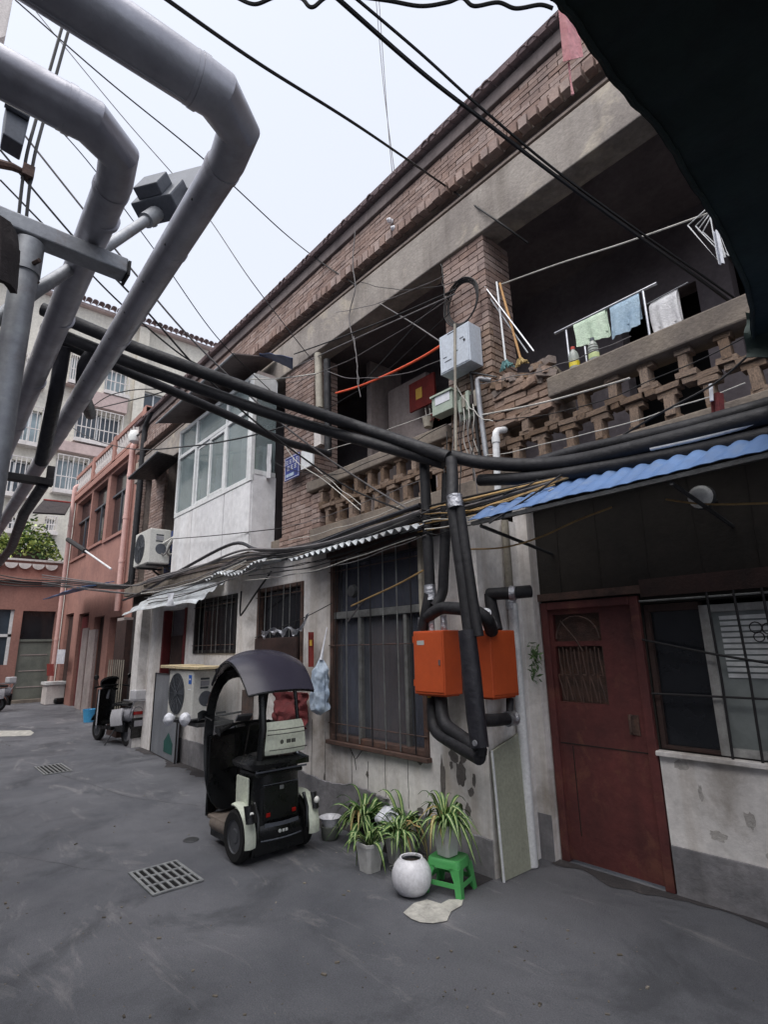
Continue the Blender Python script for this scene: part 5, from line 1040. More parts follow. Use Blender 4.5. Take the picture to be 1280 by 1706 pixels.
c = PZ(212,1243); make_scooter('dark electric scooter with white side covers parked by the white end post', (c.x, c.y, 0), .16)
c = PZ(-6,1186); make_scooter('black scooter partly cut off at the left edge of the lane', (c.x, c.y, 0), 1.9)
c = PZ(147,1203); t = thing('plastic_bucket','light blue plastic bucket on the ground by the scooter','bucket',(c.x,c.y,0)); MB().lathe((c.x,c.y,0),[(.11,.003),(.15,.28),(.16,.30),(.15,.30),(.145,.27),(.11,.02),(.001,.02)],20).build('tub','bucket_blue',t,smooth=True); MB().tube([(c.x+.15*math.cos(a),c.y,.29+.04*math.sin(a)) for a in [math.pi*i/10 for i in range(11)]],.005,5).build('handle','silver',t)
# two white covered cooking pots / helmets in front of the sheet metal door
for i,(px,py) in enumerate(((281,1197),(308,1197))):
    c = PY(px,py,2.75); t = thing('white_bundle',['left of two white wrapped knobs before the sheet metal door','right of two white wrapped knobs before the sheet metal door'][i],'bundle',c,group='white wrapped knobs')
    def kn(u, v, c=c): a=2*math.pi*u; r_=.068*math.sin(math.pi*(.04+.92*v))**.7*(1+.35*noise.noise(V((math.cos(a)*1.5+c.x,math.sin(a)*1.5,v*3)))); return c+V((r_*math.cos(a),r_*math.sin(a),-.09+.16*v))
    MB().grid(kn,18,12).build('wrap','bag_white',t,smooth=True); MB().tube([c+V((0,0,-.03)),V((c.x+.05,3.5,c.z+.02))],.014,6).build('stem','iron',t)
# ================================================================ RED HOUSE DOWN THE LANE
RY = 4.4
RH = thing('red_house', 'salmon painted two storey house with white balustrade on its roof', 'house', (-19,4.4,0))
def rect(px0, px1, py0, py1, y):
    cy = (py0+py1)/2; cx = (px0+px1)/2; return (PY(px0,cy,y).x, PY(px1,cy,y).x, PY(cx,py1,y).z, PY(cx,py0,y).z)
holes = [rect(181,212,782,888,RY), rect(151,174,812,905,RY), rect(125,147,835,925,RY)]
RX0, RX1 = -23.2, -15.0
low = [(-22.6,-21.4,.0,3.0),(-20.6,-19.3,0,2.9),(-18.6,-17.5,.0,2.7),(-16.9,-15.6,.9,2.6)]
mb = MB(); wall(mb, RX0, RX1, 0, 7.45, RY, RY+.3, holes+low); mb.build('wall','salmon',RH); mb = MB(); wall(mb, RY+.3, 9, 0, 7.45, RX1-.3, RX1, [], 'X'); mb.build('side_wall','salmon',RH)
bx('roof_deck','ledge',RH,(RX0,RY+.02,7.46),(RX1,9,7.55)); bx('string_course','salmon',RH,(RX0,RY-.10,7.30),(RX1+.05,RY-.001,7.50))
for i,h in enumerate(holes+low):
    w_ = MB(); x0,x1,z0,z1 = h
    bx('pane','dark_glass' if i<4 else 'wood_dark',RH,(x0,RY+.18,z0),(x1,RY+.2,z1))
    if i < 3:
        f = MB(); f.box((x0,RY+.1,(z0+z1)/2+.3),(x1,RY+.15,(z0+z1)/2+.36)); f.box(((x0+x1)/2-.03,RY+.1,z0),((x0+x1)/2+.03,RY+.15,(z0+z1)/2+.3)); f.build('window_bar','lamp_grey',RH)
        bx('sill','salmon',RH,(x0-.08,RY-.06,z0-.09),(x1+.08,RY-.001,z0))
bx('door_leaf','maroon_wood',RH,(-20.55,RY+.1,0),(-19.8,RY+.15,2.8)); bx('door_leaf','grey_plaster',RH,(-19.7,RY-.05,0),(-19.0,RY-.002,2.4)); bx('door_leaf','wood_dark',RH,(-22.5,RY+.1,.02),(-21.5,RY+.15,2.9)); bx('board','grey_plaster',RH,(-18.2,RY-.2,0),(-17.5,RY-.12,2.3))
# balustrade: turned white balusters under a rail
bx('balustrade_rail','salmon',RH,(RX0,RY-.08,8.22),(RX1,RY+.12,8.36)); bx('balustrade_base','salmon',RH,(RX0,RY-.08,7.56),(RX1,RY+.12,7.66))
bme = None; x = RX0+.15
while x < RX1-.1:
    if bme is None:
        o = MB().lathe((0,0,0),[(.07,0),(.07,.05),(.035,.09),(.075,.22),(.04,.38),(.07,.46),(.07,.55)],10).build('baluster','white_stone',RH,smooth=True); bme = o.data; o.location = V((x,RY+.02,7.665))-WORLD[RH.name]
    else:
        o = bpy.data.objects.new('baluster',bme); COL.objects.link(o); o.parent = RH; o.location = V((x,RY+.02,7.665))-WORLD[RH.name]
    x += .26
for xx in (-15.15,-18.0,-20.6): bx('balustrade_pier','salmon',RH,(xx-.15,RY-.1,7.56),(xx+.15,RY+.14,8.4))
for (pts, lab) in (([(215,755),(203,985)],'pale pink downpipe nearest the brick building on the red house'),([(124,818),(85,1135)],'pale pink downpipe at the far end of the red house')):
    a, b_ = PY(*pts[0],RY-.12), PY(*pts[1],RY-.12); xm = (a.x+b_.x)/2; t = thing('downpipe',lab,'pipe',(xm,RY-.12,max(0,b_.z)),group='pink downpipes'); MB().tube([(xm,RY-.12,max(0.0,b_.z-.5)),(xm,RY-.12,a.z)],.075,12).build('pipe','pink_pipe',t,smooth=True); MB().tube(bend([(xm,RY-.12,a.z-.1),(xm,RY-.12,a.z+.15),(xm,RY+.1,a.z+.3)],.1),.08,10).build('elbow','pink_pipe',t,smooth=True)
    for k in range(3): z = b_.z+(a.z-b_.z)*(.2+.3*k); MB().tube([(xm,RY-.12,z),(xm,RY-.12,z+.08)],.088,12).build('collar','pink_pipe',t,smooth=True)
t = thing('globe_lamp','small white globe lamp on the corner of the red house','lamp',PY(225,728,4.2)); c = PY(225,728,4.2); MB().lathe(c,[(.001,-.22),(.15,-.15),(.2,0),(.15,.15),(.001,.22)],14).build('globe','lens_white',t,smooth=True); MB().tube([c,PY(248,712,4.2)],.03,6).build('arm','iron',t)
t = thing('gap_pipe','black downpipe in the gap between the brick building and the red house','pipe',(-14.5,4.0,2)); xg = PY(234,800,3.95).x; MB().tube(bend([(xg,3.95,3.2),(xg,3.95,7.2),(xg+.5,3.95,7.45)],.2),.08,10).build('pipe','black_foam',t,smooth=True)
t = thing('blue_canopy','little crumpled blue sheet canopy over a doorway of the red house','canopy',PY(158,990,3.8)); MB().grid(lambda u,v: PY(124+66*u,1000-18*u-14*v,4.1)+V((0,-.9*(1-v),.05*noise.noise(V((u*6,v*3,2))))),10,4,.02).build('sheet','blue_sheet',t,smooth=True)
t = thing('lane_lamp','black tube lamp on a white arm in front of the red house','lamp',PY(150,920,4.0)); MB().tube([PY(185,948,4.2),PY(142,918,3.9)],.028,8).build('arm','pvc',t); MB().tube([PY(142,918,3.9),PY(113,899,3.7)],.08,8).build('head','black_bar',t,smooth=True)
t = thing('door_canopy','dark flat canopy with red edge on the far corner of the red house','canopy',PX(90,845,-23.2)); a,b_,c,d = PX(54,853,-22.0),PX(108,856,-22.0),PX(118,838,-23.4),PX(72,833,-23.4); MB().slab(a,b_,c,d,.06).build('sheet','junk_dark',t); MB().tube([c,d],.05,6).build('edge','red_cloth',t)
# ================================================================ END WALL ACROSS THE LANE
EXX = -23.5
EW = thing('end_house', 'low salmon house closing the lane with grey door and scalloped eave', 'house', (EXX,1.5,0))
def recx(px0, px1, py0, py1, x): cy=(py0+py1)/2; cx=(px0+px1)/2; return (PX(px0,cy,x).y, PX(px1,cy,x).y, PX(cx,py1,x).z, PX(cx,py0,x).z)
hd = recx(28,84,1018,1168,EXX); hw = recx(-10,18,1015,1108,EXX); hd = (hd[0],hd[1],0,hd[3])
mb = MB(); wall(mb, -9, 4.4, 0, 4.15, EXX-.3, EXX, [hd,hw],'X'); mb.build('wall','salmon',EW)
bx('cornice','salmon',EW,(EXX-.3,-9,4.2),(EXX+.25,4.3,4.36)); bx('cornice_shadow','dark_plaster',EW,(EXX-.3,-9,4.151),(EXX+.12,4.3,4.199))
bx('parapet','salmon',EW,(EXX-.3,-9,4.361),(EXX+.02,4.3,4.95))
sc_ = None; y = -2.0
while y < 4.2:
    if sc_ is None:
        o = MB().poly([(EXX+.1,.20*math.cos(a),.2*math.sin(a)) for a in [math.pi+math.pi*i/10 for i in range(11)]],(.06,0,0)).build('scallop','white_stone',EW); sc_=o.data; o.location=V((0,y,4.85))-WORLD[EW.name]
    else: o=bpy.data.objects.new('scallop',sc_); COL.objects.link(o); o.parent=EW; o.location=V((0,y,4.85))-WORLD[EW.name]
    y += .42
bx('coping','white_stone',EW,(EXX-.3,-9,4.951),(EXX+.14,4.3,5.02))
y0,y1,z0,z1 = hd; zt = z1-1.0
bx('door_leaf','grey_door',EW,(EXX-.15,y0,0.01),(EXX-.1,y1,zt)); bx('door_rail','grey_door',EW,(EXX-.1,y0,zt-.08),(EXX-.05,y1,zt)); bx('transom_glass','dark_glass',EW,(EXX-.2,y0,zt),(EXX-.18,y1,z1)); bx('threshold','ledge',EW,(EXX-.1,y0-.1,0),(EXX+.3,y1+.2,.1))
for k in range(3): bx('door_batten','grey_plaster',EW,(EXX-.099,y0+.1,.5+k*.55),(EXX-.085,y1-.1,.53+k*.55))
bx('window_glass','far_glass',EW,(EXX-.2,hw[0],hw[2]),(EXX-.18,hw[1],hw[3])); bx('window_frame','upvc',EW,(EXX-.15,hw[0],(hw[2]+hw[3])/2),(EXX-.1,hw[1],(hw[2]+hw[3])/2+.1)); bx('window_frame','upvc',EW,(EXX-.15,hw[1]-.1,hw[2]),(EXX-.1,hw[1],hw[3])); bx('window_frame','upvc',EW,(EXX-.15,hw[1]-.75,hw[2]),(EXX-.1,hw[1]-.68,hw[3]))
# planter and shrub on the end house
for k in range(2):
    t = thing('terrace_shrub',['yellow green bushy shrub in a planter on the end house roof','darker green shrub beside the red house on the end house roof'][k],'shrub',(EXX-.6,[1.9,3.3][k],5.0)); cy=[1.7,3.2][k]
    bx('planter','wood_dark',t,(EXX-.9,cy-.6,5.02),(EXX-.3,cy+.6,5.4)); random.seed(30+k); f = MB(); f2 = MB()
    for i in range(1500):
        a=random.random()*6.283; r_=random.random()**.5*1.05; h_=random.random(); p=V((EXX-.6+.6*r_*math.sin(a), cy+1.15*r_*math.cos(a)*(1-.4*h_), 5.35+h_*(1.35+.35*math.sin(a*3+k))*(1-.45*r_)-.25*r_)); 
        d=V((jit(1),jit(1),jit(.6))).normalized()*(.06+.06*random.random()); e=d.orthogonal().normalized()*(.03+.02*random.random()); (f if (i%3 if k==0 else i%2) else f2).quad(p-d,p+e,p+d,p-e)
    f.build('foliage',['bush','bush_dark'][k],t); f2.build('inner_foliage',['bush_dark','bush'][k],t)
    for i in range(5): MB().tube([(EXX-.6,cy+jit(.2),5.35),(EXX-.6+jit(.2),cy+jit(.5),6.2)],.02,5).build('stem','wood_dark',t)
# clutter at the end of the lane
c = PZ(96,1172); t = thing('cluttered_stand','white stand piled with boxes against the red house corner','stand',(c.x,c.y,0)); bx('frame','white_stone',t,(c.x-.4,c.y-.45,0),(c.x+.3,c.y+.1,.62),bevel=.02); bx('top','upvc',t,(c.x-.45,c.y-.5,.63),(c.x+.35,c.y+.2,.72)); bx('crate','junk_dark',t,(c.x-.3,c.y+.12,0),(c.x+.3,c.y+.7,.75),bevel=.03); bx('hose','trike_black',t,(c.x-.1,c.y-.2,.02),(c.x+.42,c.y+.75,.2),bevel=.06)
t = thing('hanging_rags','white and red rags hanging by the far downpipe','cloth',PY(103,1095,4.2)); MB().grid(lambda u,v: PY(96+14*u-3*v,1082+24*v,4.15)+V((0,.05*math.sin(u*6),0)),5,5,.01).build('white_rag','bag_white',t,smooth=True); MB().grid(lambda u,v: PY(78+12*u,1106+20*v,3.9)+V((0,.05*math.sin(u*6),0)),5,5,.01).build('red_rag','red_cloth',t,smooth=True)
t = thing('cage_pile','white wire cage and timber piled beyond the end post','junk pile',(-12.2,3.6,0)); random.seed(14)
for i in range(8): MB().tube([(-12.6+.14*i,3.35,.55),(-12.6+.14*i,3.35,1.5)],.012,5).build('cage_bar','pvc_old',t)
bx('timber','wood_dark',t,(-12.9,3.5,0),(-12.2,3.9,2.3)); bx('timber','junk_dark',t,(-12.1,3.6,0),(-11.2,3.95,2.6)); bx('timber','grey_plaster',t,(-13.6,3.7,0),(-13.1,3.9,2.4))
# ================================================================ BEIGE APARTMENT BLOCK
AX = -33.0
AB = thing('apartment_block', 'tall beige apartment block with white window grilles behind the lane', 'building', (AX,5,0))
wins = [(116,131,592,637),(174,212,617,657),(124,200,690,738),(90,142,766,818),(28,67,682,738),(-6,47,765,821),(-10,17,572,632),(12,33,862,882),(74,91,865,884),(228,282,655,705),(40,72,600,640),(-20,16,690,740)]
wr = [recx(a,b_,c,d,AX) for a,b_,c,d in wins]
mb = MB(); wall(mb, -14, 16, 0, 21.6, AX-.5, AX, wr, 'X'); mb.build('wall','beige',AB)
bx('eave','beige_pink',AB,(AX-1,-14,21.61),(AX+.35,16,21.76)); 
tme2=None; y=-6.0
while y < 14:
    if tme2 is None: o=MB().grid(lambda u,v:(v*.5,math.cos(math.pi*u)*.16,math.sin(math.pi*u)*.14),5,1,.02).build('eave_tile','tile',AB); tme2=o.data; o.location=V((AX+.3,y,21.8))-WORLD[AB.name]
    else: o=bpy.data.objects.new('eave_tile',tme2); COL.objects.link(o); o.parent=AB; o.location=V((AX+.3,y,21.8))-WORLD[AB.name]
    y += .34
for k,(y0,y1,z0,z1) in enumerate(wr):
    w_ = bx('window','far_glass_light' if k in (0,1,3,4) else 'far_glass',AB,(AX-.3,y0,z0),(AX-.25,y1,z1))
    f = MB(); 
    for yy in (y0,(y0+y1)/2-.04,y1-.08): f.box((AX-.249,yy,z0),(AX-.2,yy+.08,z1))
    f.box((AX-.249,y0,z0),(AX-.2,y1,z0+.08)); f.box((AX-.249,y0,z1-.08),(AX-.2,y1,z1)); f.build('window_frame','upvc',w_)
    if k == 9: continue
    gx = AX+.45; gr = MB(); n = max(4,int((y1-y0)/.22))
    for i in range(n+1): yy=y0+(y1-y0)*i/n; gr.box((gx-.02,yy-.018,z0-.1),(gx+.02,yy+.018,z1+.1))
    for zz in (z0-.1,z0+(z1-z0)*.35,z1+.06): gr.box((gx-.025,y0,zz),(gx+.025,y1,zz+.05))
    for yy in (y0,y1): 
        for zz in (z0-.1,z1+.06): gr.box((AX,yy-.02,zz),(gx-.026,yy+.02,zz+.05))
    gr.build('window_grille','white_stone',AB); bx('window_ledge','white_stone',AB,(AX,y0-.1,z0-.3),(AX+.55,y1+.1,z0-.12))
for (y0,y1,z0,z1) in ((wr[2][0]-.15,wr[2][1]+.15,wr[2][3]+.25,wr[1][2]-.35),(wr[2][0]-1.0,wr[2][1]+.15,wr[3][3]+.3,wr[2][2]-.4),(wr[0][0]-.8,wr[0][1]+.1,wr[2][3]+1.2,wr[0][2]-.35)): bx('balcony_panel','beige_pink',AB,(AX,y0,z0),(AX+.5,y1,z1),bevel=.02)
bx('corner_pier','beige',AB,(AX,8.6,0),(AX+.35,9.2,21.5)); 
# ================================================================ BIG CLAD PIPES OVERHEAD
PZH = 4.0
def clad(name, label, cx, cy, r, z=PZH, r2=.085):
    t = thing(name, label, 'pipe', (cx, cy, z), group='aluminium clad heating pipes')
    k = .30
    segs = [V((cx,cy-k,z)),V((cx-.06,cy-.11,z)),V((cx-.16,cy-.02,z)),V((cx-k-.02,cy,z))]
    MB().tube([V((cx,-6,z)),segs[0]],r,28).build('cross_run','clad',t,smooth=True)
    MB().tube([segs[0]+V((0,.0,0)),segs[0]+V((-.0,.12,0)),V((cx-.10,cy-.03,z)),segs[3]+V((.04,0,0)),segs[3]],[r*1.02,r*1.02,(r+r2)*.51,r2*1.02,r2*1.02],28).build('elbow','clad',t,smooth=True,sharp=22)
    MB().tube([segs[3],V((-17,cy+.35,z))],r2,28).build('lane_run','clad',t,smooth=True)
    for x in (-2.9,-4.1,-5.3,-6.5,-7.7,-9.0): MB().tube([(x,cy+.35*(x+2)/-15,z),(x-.03,cy+.35*(x+2)/-15,z)],r2*1.015,28).build('joint_band','clad',t,smooth=True)
    for y in (-.3,-1.4): MB().tube([(cx,y,z),(cx,y-.025,z)],r*1.012,28).build('joint_band','clad',t,smooth=True)
    for sg in (segs[0]+V((0,.12,0)),V((cx-.10,cy-.03,z))): pass
    for kk in range(14):
        xx = segs[3].x-.25-kk*.42; MB().lathe((xx,cy+.35*(xx+2)/-15-r2*.82,z-r2*.60),[(.001,-.006),(.008,-.004),(.008,.004)],6,'Y').build('rivet','iron',t)
    MB().tube([(segs[3].x,cy+.02-r2*.86,z-r2*.52),(-17,cy+.35-r2*.86,z-r2*.52)],.005,5).build('lap_seam','iron',t)
    for pA in (V((cx,cy-k+.02,z)),): MB().tube([pA,pA+V((0,.03,0))],r*1.05,28).build('elbow_band','clad',t,smooth=True)
    MB().tube([segs[3]+V((-.01,0,0)),segs[3]+V((-.04,0,0))],r2*1.06,28).build('elbow_band','clad',t,smooth=True)
    MB().tube([(cx-r*.3,-6,z-r*.955),(cx-r*.3,cy-k,z-r*.955)],.006,5).build('lap_seam','clad',t)
    return t
c2 = PZ(416,212,4.0); c1 = PZ(214,252,4.0)
clad('clad_pipe','fat silver clad pipe with mitred elbow nearer the brick building', c2.x+.05, c2.y, .106)
clad('clad_pipe','silver clad pipe with mitred elbow at the far left', c1.x+.05, c1.y, .100)
# support post
SP = thing('pipe_support_post','galvanised steel post with cross arm carrying the clad pipes','post',(-3.1,.22,0))
MB().tube([(-3.1,.22,0),(-3.1,.22,3.78)],.062,20).build('post','galv',SP,smooth=True); MB().tube([(-3.1,.22,3.60),(-3.1,.22,3.79)],.072,20).build('cap_collar','galv',SP,smooth=True)
for a in (.4,2.5): MB().tube([(-3.1+.06*math.cos(a),.22+.06*math.sin(a),3.64),(-3.1+.12*math.cos(a),.22+.12*math.sin(a),3.64)],.012,6).build('bolt','rust_frame',SP)
bx('cross_arm','galv',SP,(-3.16,-1.2,3.81),(-3.04,.70,3.905),bevel=.008)
bx('end_cap','black_bar',SP,(-3.165,.70,3.795),(-3.035,.715,3.89))
GS = thing('black_pipe_bracket','black steel bracket under the clad pipes farther down the lane','bracket',(-7.85,.8,3.6))
yb = .94
bx('bar','black_bar',GS,(-7.92,-1.0,3.74),(-7.80,1.2,3.83),bevel=.006); bx('stub','black_bar',GS,(-7.9,1.12,3.83),(-7.82,1.2,4.0)); MB().tube([(-7.86,1.1,3.75),(-8.8,1.05,3.55),(-11,1.2,3.4),(-15,1.3,3.4)],.07,10).build('under_pipe','black_tape',GS,smooth=True)
bx('leg','black_bar',GS,(-7.92,-1.05,0),(-7.80,-.95,3.735))
# street lamp on its arm
LP = thing('street_lamp','grey street lamp head on a short arm between the clad pipes','street lamp',(-3.1,.3,3.7))
la, lb = PX(182,408,-3.5), PX(266,352,-3.65)
MB().tube([PX(-40,556,-3.2),PX(60,484,-3.22),PX(110,452,-3.42),la,lb],.036,10).build('arm','galv',LP,smooth=True); MB().tube([la.lerp(lb,.7),lb],.055,12).build('sleeve','galv',LP,smooth=True)
e1 = (PX(345,262,-3.95)-lb); d1 = e1.normalized(); sd = d1.cross(V((0,0,1))).normalized(); upv = sd.cross(d1).normalized()
Rm = Matrix((d1, sd, upv)).transposed()
MB().obox(lb+d1*.10+upv*.02,(.30,.34,.18),Rm).build('driver_box','lamp_grey',LP,bevel=.015); MB().obox(lb+d1*.50+upv*.01,(.54,.44,.07),Rm).build('head','lamp_grey',LP,bevel=.018); MB().obox(lb+d1*.50-upv*.030,(.46,.36,.008),Rm).build('diffuser','solar',LP); MB().obox(lb+d1*.08+upv*.15,(.22,.2,.09),Rm).build('sensor_box','lamp_grey',LP,bevel=.01)
for k in (0,1): MB().obox(la.lerp(lb,.8)-upv*.05+d1*.05*k,(.03,.03,.03),Rm).build('bolt','galv',LP)
# corner clutter at the top left: box, mast, old lamp
t = thing('cable_mast','thin twin wire drop with clamps at the upper left','wire drop',PX(45,280,-4.5))
for d_ in (0,.05): MB().tube(smooth_path([PX(103,45,-4.6)+V((0,d_,0)),PX(62,190,-4.55)+V((0,d_,0)),PX(40,280,-4.5)+V((0,d_,0)),PX(25,420,-4.5)+V((0,d_,0))]),.012,6).build('wire','cable',t,smooth=True)
MB().obox(PX(46,288,-4.5),(.08,.08,.1)).build('clamp','rust_frame',t); MB().tube([PX(-5,272,-4.5),PX(20,278,-4.5),PX(46,290,-4.5)],[.035,.03,.02],8).build('bracket','rust_frame',t)
t = thing('junction_box','grey junction box hanging on wires at the upper left','box',PX(27,200,-4.4)); a,b_ = PX(8,236,-4.4),PX(46,176,-4.4); MB().slab(PX(4,222,-4.4),PX(38,243,-4.4),PX(50,193,-4.4),PX(10,170,-4.4),.18).build('case','lamp_grey',t,bevel=.01); MB().tube([PX(8,172,-4.38),PX(49,196,-4.38)],.03,8).build('top_rail','lamp_grey',t)
t = thing('old_lamp_hood','dark rusty hood poking in at the left edge','hood',PX(0,430,-3.0)); MB().grid(lambda u,v: PX(-30+52*u+0*v-10*abs(v-.4)*u,376+112*v+(18*u if v<.3 else 0),-2.9)+V((.1*math.sin(math.pi*u),0,0)),6,8,.03).build('hood','junk_dark',t,smooth=True)
t = thing('roof_edge','corner of a white building far up at the left','wall',PX(5,20,-6)); MB().slab(PX(-40,75,-6.5),PX(8,60,-6.5),PX(24,-20,-6.5),PX(-40,-20,-6.5),.3).build('wall','white_stone',t)
# ================================================================ CABLES
def cable(label, pts, r=.008, m='cable', k=10, group=None): return tag(MB().tube(smooth_path(pts,k),r,6).build('overhead_cable',m,None,smooth=True),label,'cable',group)
cable('thick black cable from the top edge to the concrete beam between the pipes and roof',[PD(262,-12,2.6),PD(430,105,3.3),PD(600,212,4.2),PY(740,308,3.9),PY(820,362,3.93),PY(880,405,4.2)],.011)
cable('left one of the paired black cables crossing to the right balcony',[PD(552,-12,2.4),PD(700,118,2.7),PD(800,196,2.9),PD(925,292,3.2),PD(1060,390,3.5),PD(1180,475,3.8),PD(1300,565,4.0)],.012)
cable('right one of the paired black cables crossing to the right balcony',[PD(582,-12,2.4),PD(700,88,2.7),PD(800,178,2.9),PD(928,285,3.2),PD(1062,383,3.5),PD(1184,468,3.8),PD(1300,552,4.0)],.008)
cable('thin cable running from the top left corner to the brick parapet',[PX(25,0,-6.5),PX(180,135,-6.2),PX(345,270,-6),PY(470,385,3.7),PY(540,440,3.95),PY(605,482,3.98)],.009)
cable('long thin cable passing under the silver pipes toward the window eave',[PX(38,222,-5.0),PX(130,338,-4.9),PX(230,462,-4.8),PX(320,566,-4.7),PX(430,672,-4.6),PX(520,745,-4.4),PX(620,812,-4.0),PY(718,870,3.3)],.009,'cable_grey')
cable('second long thin cable below it toward the address plate',[PX(0,250,-5.0),PX(120,392,-4.9),PX(190,462,-4.8),PX(250,525,-4.7),PX(330,615,-4.7),PX(410,690,-4.7),PX(490,752,-4.6),PX(580,812,-4.3),PY(670,850,3.4)],.009,'cable')
cable('third thin cable low behind the silver pipes',[PX(0,300,-5.2),PX(105,408,-5.1),PX(200,505,-5),PX(300,590,-5),PX(355,618,-5)],.008,'cable')
cable('sagging cable from the red house across the white bay window',[PY(110,705,3.3),PY(150,730,3.3),PY(220,748,3.3),PY(310,744,3.3),PY(400,730,3.4),PY(495,705,3.7)],.012)
cable('thin cable low across the white bay panels',[PY(283,898,3.5),PY(360,892,3.5),PY(470,880,3.7)],.007)
cable('upper of two cables spanning between the apartment block and the brick building',[PY(150,680,3.4),PY(180,660,3.4),PY(220,650,3.5),PY(265,648,3.8)],.014); cable('lower of two cables spanning between the apartment block and the brick building',[PY(120,690,3.4),PY(180,676,3.4),PY(230,664,3.5),PY(275,652,3.8)],.014)
cable('crossing wire inside the left balcony opening rising to the right',[PY(605,638,3.95),PY(690,545,3.95),PY(745,490,3.93)],.008); cable('crossing wire inside the left balcony opening falling to the right',[PY(632,505,3.93),PY(690,540,3.9),PY(735,570,3.85)],.008,'cable_grey')
cable('slack wire under the beam from the blue tarp to the coil',[PY(490,590,3.9),PY(560,565,3.9),PY(650,530,3.9),PY(760,482,3.9)],.009); cable('second slack wire under the beam below it',[PY(490,612,3.9),PY(580,570,3.9),PY(680,525,3.9),PY(758,490,3.9)],.008,'cable_grey')
cable('pale wire dangling down the parapet into the left balcony',[PY(592,385,3.92),PY(588,440,3.92),PY(592,480,3.9),PY(582,530,3.92),PY(594,590,3.93),PY(596,640,3.95)],.008,'cable_grey')
cable('pale cable strung across the right brick lattice',[PY(800,692,3.9),PY(900,672,3.85),PY(1000,645,3.85),PY(1050,630,3.8)],.008,'cable_white')
cable('twin vertical drop wire rising from the roof into the sky',[PY(660,305,4.4),PY(640,150,4.4),PY(626,-10,4.4)],.006,'cable_grey'); cable('fainter drop wire beside the vertical one above the roof',[PY(656,310,4.4),PY(646,200,4.4),PY(631,-10,4.4)],.006,'cable_grey')
cable('wavy black cable looping along the very top of the picture',[PD(395,-4,2.2),PD(425,7,2.2),PD(462,-6,2.2),PD(500,-4,2.2),PD(520,12,2.2),PD(555,-8,2.2),PD(640,0,2.2),PD(700,10,2.2),PD(745,4,2.2),PD(770,-4,2.2),PD(790,10,2.2),PD(830,4,2.2),PD(860,14,2.2),PD(900,8,2.2),PD(922,14,2.2)],.008)
cable('yellowish cable under the blue awning to the small lamp',[PY(782,915,3.3),PY(840,912,3.5),PY(900,895,3.6),PY(960,868,3.7),PY(1020,845,3.7)],.007,'cable_tan'); cable('yellow cable from the small lamp to the right edge',[PY(1110,832,3.8),PY(1180,840,3.8),PY(1290,838,3.8)],.007,'cable_tan')
cable('tan cable across the front of the large barred window',[PY(585,1010,3.4),PY(610,998,3.4),PY(660,975,3.38),PY(706,950,3.36)],.008,'cable_tan'); cable('short pale cable hanging off the window bars',[PY(580,1035,3.42),PY(595,1015,3.42),PY(606,1000,3.41)],.008,'cable_grey'); cable('thin washing line on the white wall beside the large window',[PY(425,1062,3.42),PY(500,1032,3.42),PY(553,1005,3.44)],.005,'cable')
cable('slim white cable tied across the address plate',[PY(470,735,3.7),PY(495,770,3.8),PY(540,800,3.8),PY(600,850,3.7)],.006,'cable_white')
cable('horizontal black tube crossing the pillar to the blue tarp',[PY(415,632,3.5),PY(470,630,3.6),PY(530,622,3.9)],.009,'cable_white')
LB = thing('eave_cable_run','tangled black cables running along the eave of the white extension','cables',(-7,3.3,2.75)); random.seed(17)
for k in range(5):
    y = 3.22+.02*k; o_=jit(14); pts = [PX(70,958+k*4,-17.5),PY(205,975+k*3+o_*.4,3.45),PY(255,965+k*4+o_,y),PY(330,944+k*5+o_,y),PY(400,918+k*5-o_*.5,y),PY(470,915+k*3,y),PY(540,905+k*2,y),PY(620,880+k*3,y),PY(700,852+k*3,y)]
    MB().tube(smooth_path(pts,6),.007+.011*random.random(),6).build('cable',random.choice(['cable','cable','cable_grey','black_tape']),LB,smooth=True)
MB().tube(smooth_path([PY(205,1000,3.4),PY(240,985,3.35),PY(310,945,3.36),PY(388,906,3.36),PY(430,916,3.36),PY(500,914,3.34),PY(600,878,3.3),PY(700,842,3.28)],6),.024,8).build('cable','black_tape',LB,smooth=True)
MB().tube(smooth_path([PY(452,952,3.3),PY(425,990,3.32),PY(405,1020,3.4),PY(400,1022,3.42),PY(402,985,3.45)]),.012,6).build('cable','cable',LB,smooth=True)
t = thing('lane_cable_run','dark sagging cables strung across the lane in front of the end house','cables',(-20,2,4)); 
for k in range(4): MB().tube(smooth_path([PX(-30,952+k*6,-20),PX(40,965+k*4,-19.5),PX(110,968+k*3,-19),PX(190,975+k*2,-14),PY(215,968+k*3,3.7)],6),.018,6).build('cable','cable',t,smooth=True)
t = thing('maroon_rag','maroon rag tied to a white peg on the cable before the lattice','cloth',PY(1195,690,3.75)); MB().grid(lambda u,v: PY(1184+20*u+4*v,655+58*v,3.75)+V((0,.02*math.sin(u*7),0)),4,8,.006).build('rag','maroon_cloth',t,smooth=True); MB().tube([PY(1185,640,3.73),PY(1187,668,3.73)],.012,6).build('peg','sign_white',t)
cable('black cable crossing diagonally over the lattice to the awning',[PY(1250,590,3.7),PY(1190,640,3.7),PY(1080,700,3.6),PY(960,775,3.5),PY(880,830,3.3),PY(815,872,3.15)],.007)

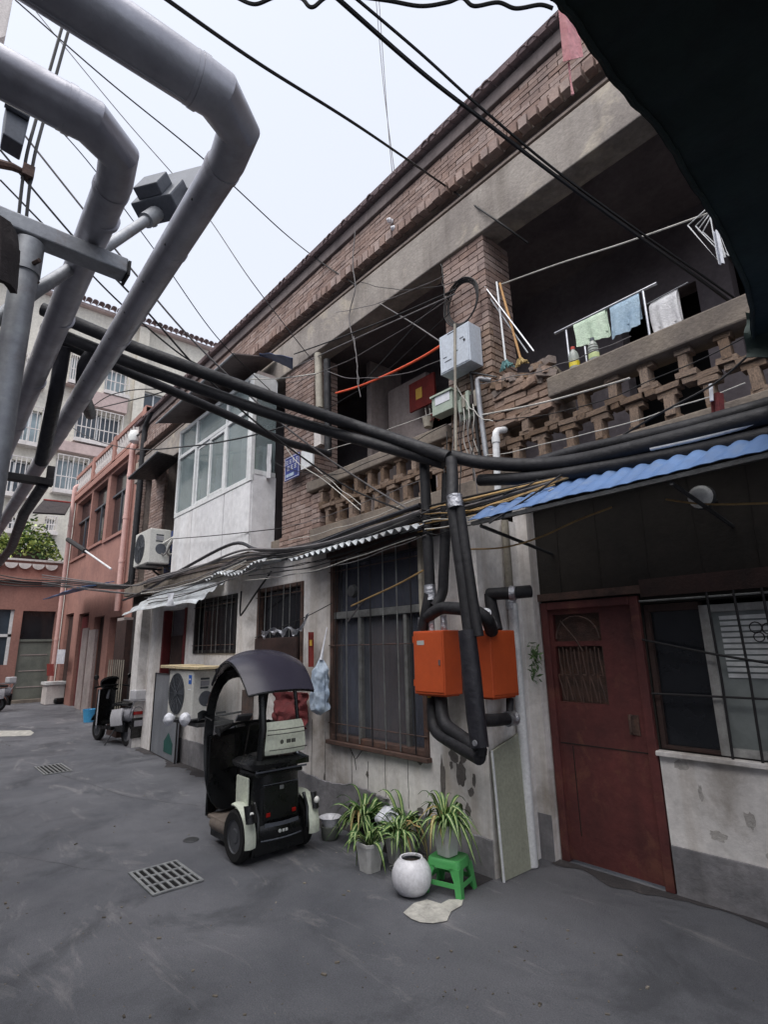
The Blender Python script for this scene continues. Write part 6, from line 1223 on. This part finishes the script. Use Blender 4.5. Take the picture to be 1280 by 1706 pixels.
WT2 = thing('wire_tangle','tangle of thin wires strung along the pillars, lattice and ledge of the balconies','wires',(-4,3.85,3.6)); random.seed(91)
def tw(a, b_, sag, m=None, r=.0045):
    a, b_ = V(a), V(b_); pts=[]
    for i in range(11): t_=i/10; pts.append(a.lerp(b_,t_)+V((jit(.012),jit(.008),-sag*4*t_*(1-t_)+jit(.012))))
    MB().tube(smooth_path(pts,3),r,5).build('wire',m or random.choice(['cable','cable_grey','cable','cable_white']),WT2,smooth=True)
for (p_, q_, sg) in (((478,640),(745,500),.12),((490,700),(750,520),.2),((545,620),(735,600),.15),((500,760),(740,680),.05),((470,880),(705,800),.03),((480,900),(720,822),.05),((520,800),(745,705),.08),((760,640),(820,700),.1),((790,640),(1050,560),.06),((800,700),(1240,560),.15),((810,760),(1240,640),.05),((850,770),(1240,690),.04),((600,470),(760,470),.1),((560,520),(745,455),.08),((440,760),(560,790),.1),((470,730),(600,840),.02)):
    tw(PY(*p_,3.88+jit(.03)),PY(*q_,3.86+jit(.03)),sg)
for (p_, q_) in (((770,690),(765,860)),((778,700),(800,850)),((785,690),(790,800)),((760,620),(752,830)),((745,720),(735,860)),((590,560),(600,660)),((735,440),(742,500))):
    tw(PY(*p_,3.86),PY(*q_,3.80),.02,r=.006)
for k in range(10):
    y0=870+k*6; tw(PY(430+jit(30),930+k*4,3.25),PY(700+jit(20),850+k*5,3.25),.05+.05*random.random(),r=.005)
for k in range(8): tw(PY(700+jit(10),850+k*6,3.25),PY(900+jit(40),800+k*5,3.4),.03+.05*random.random(),random.choice(['cable_tan','cable','cable_white']),r=.005)
for k in range(5): tw(PY(240+jit(10),985+k*5,3.1),PY(420+jit(20),930+k*6,3.2),.06,r=.008)
cable('thin pale wire high across the sky at the upper left',[PX(60,20,-7),PX(200,190,-6.5),PX(330,340,-6),PX(420,470,-5.5),PY(520,600,3.8)],.006,'cable_grey'); cable('thin dark wire behind the street lamp at the upper left',[PX(0,120,-6),PX(130,250,-6),PX(260,420,-6),PX(360,560,-6),PY(450,650,3.5)],.006)
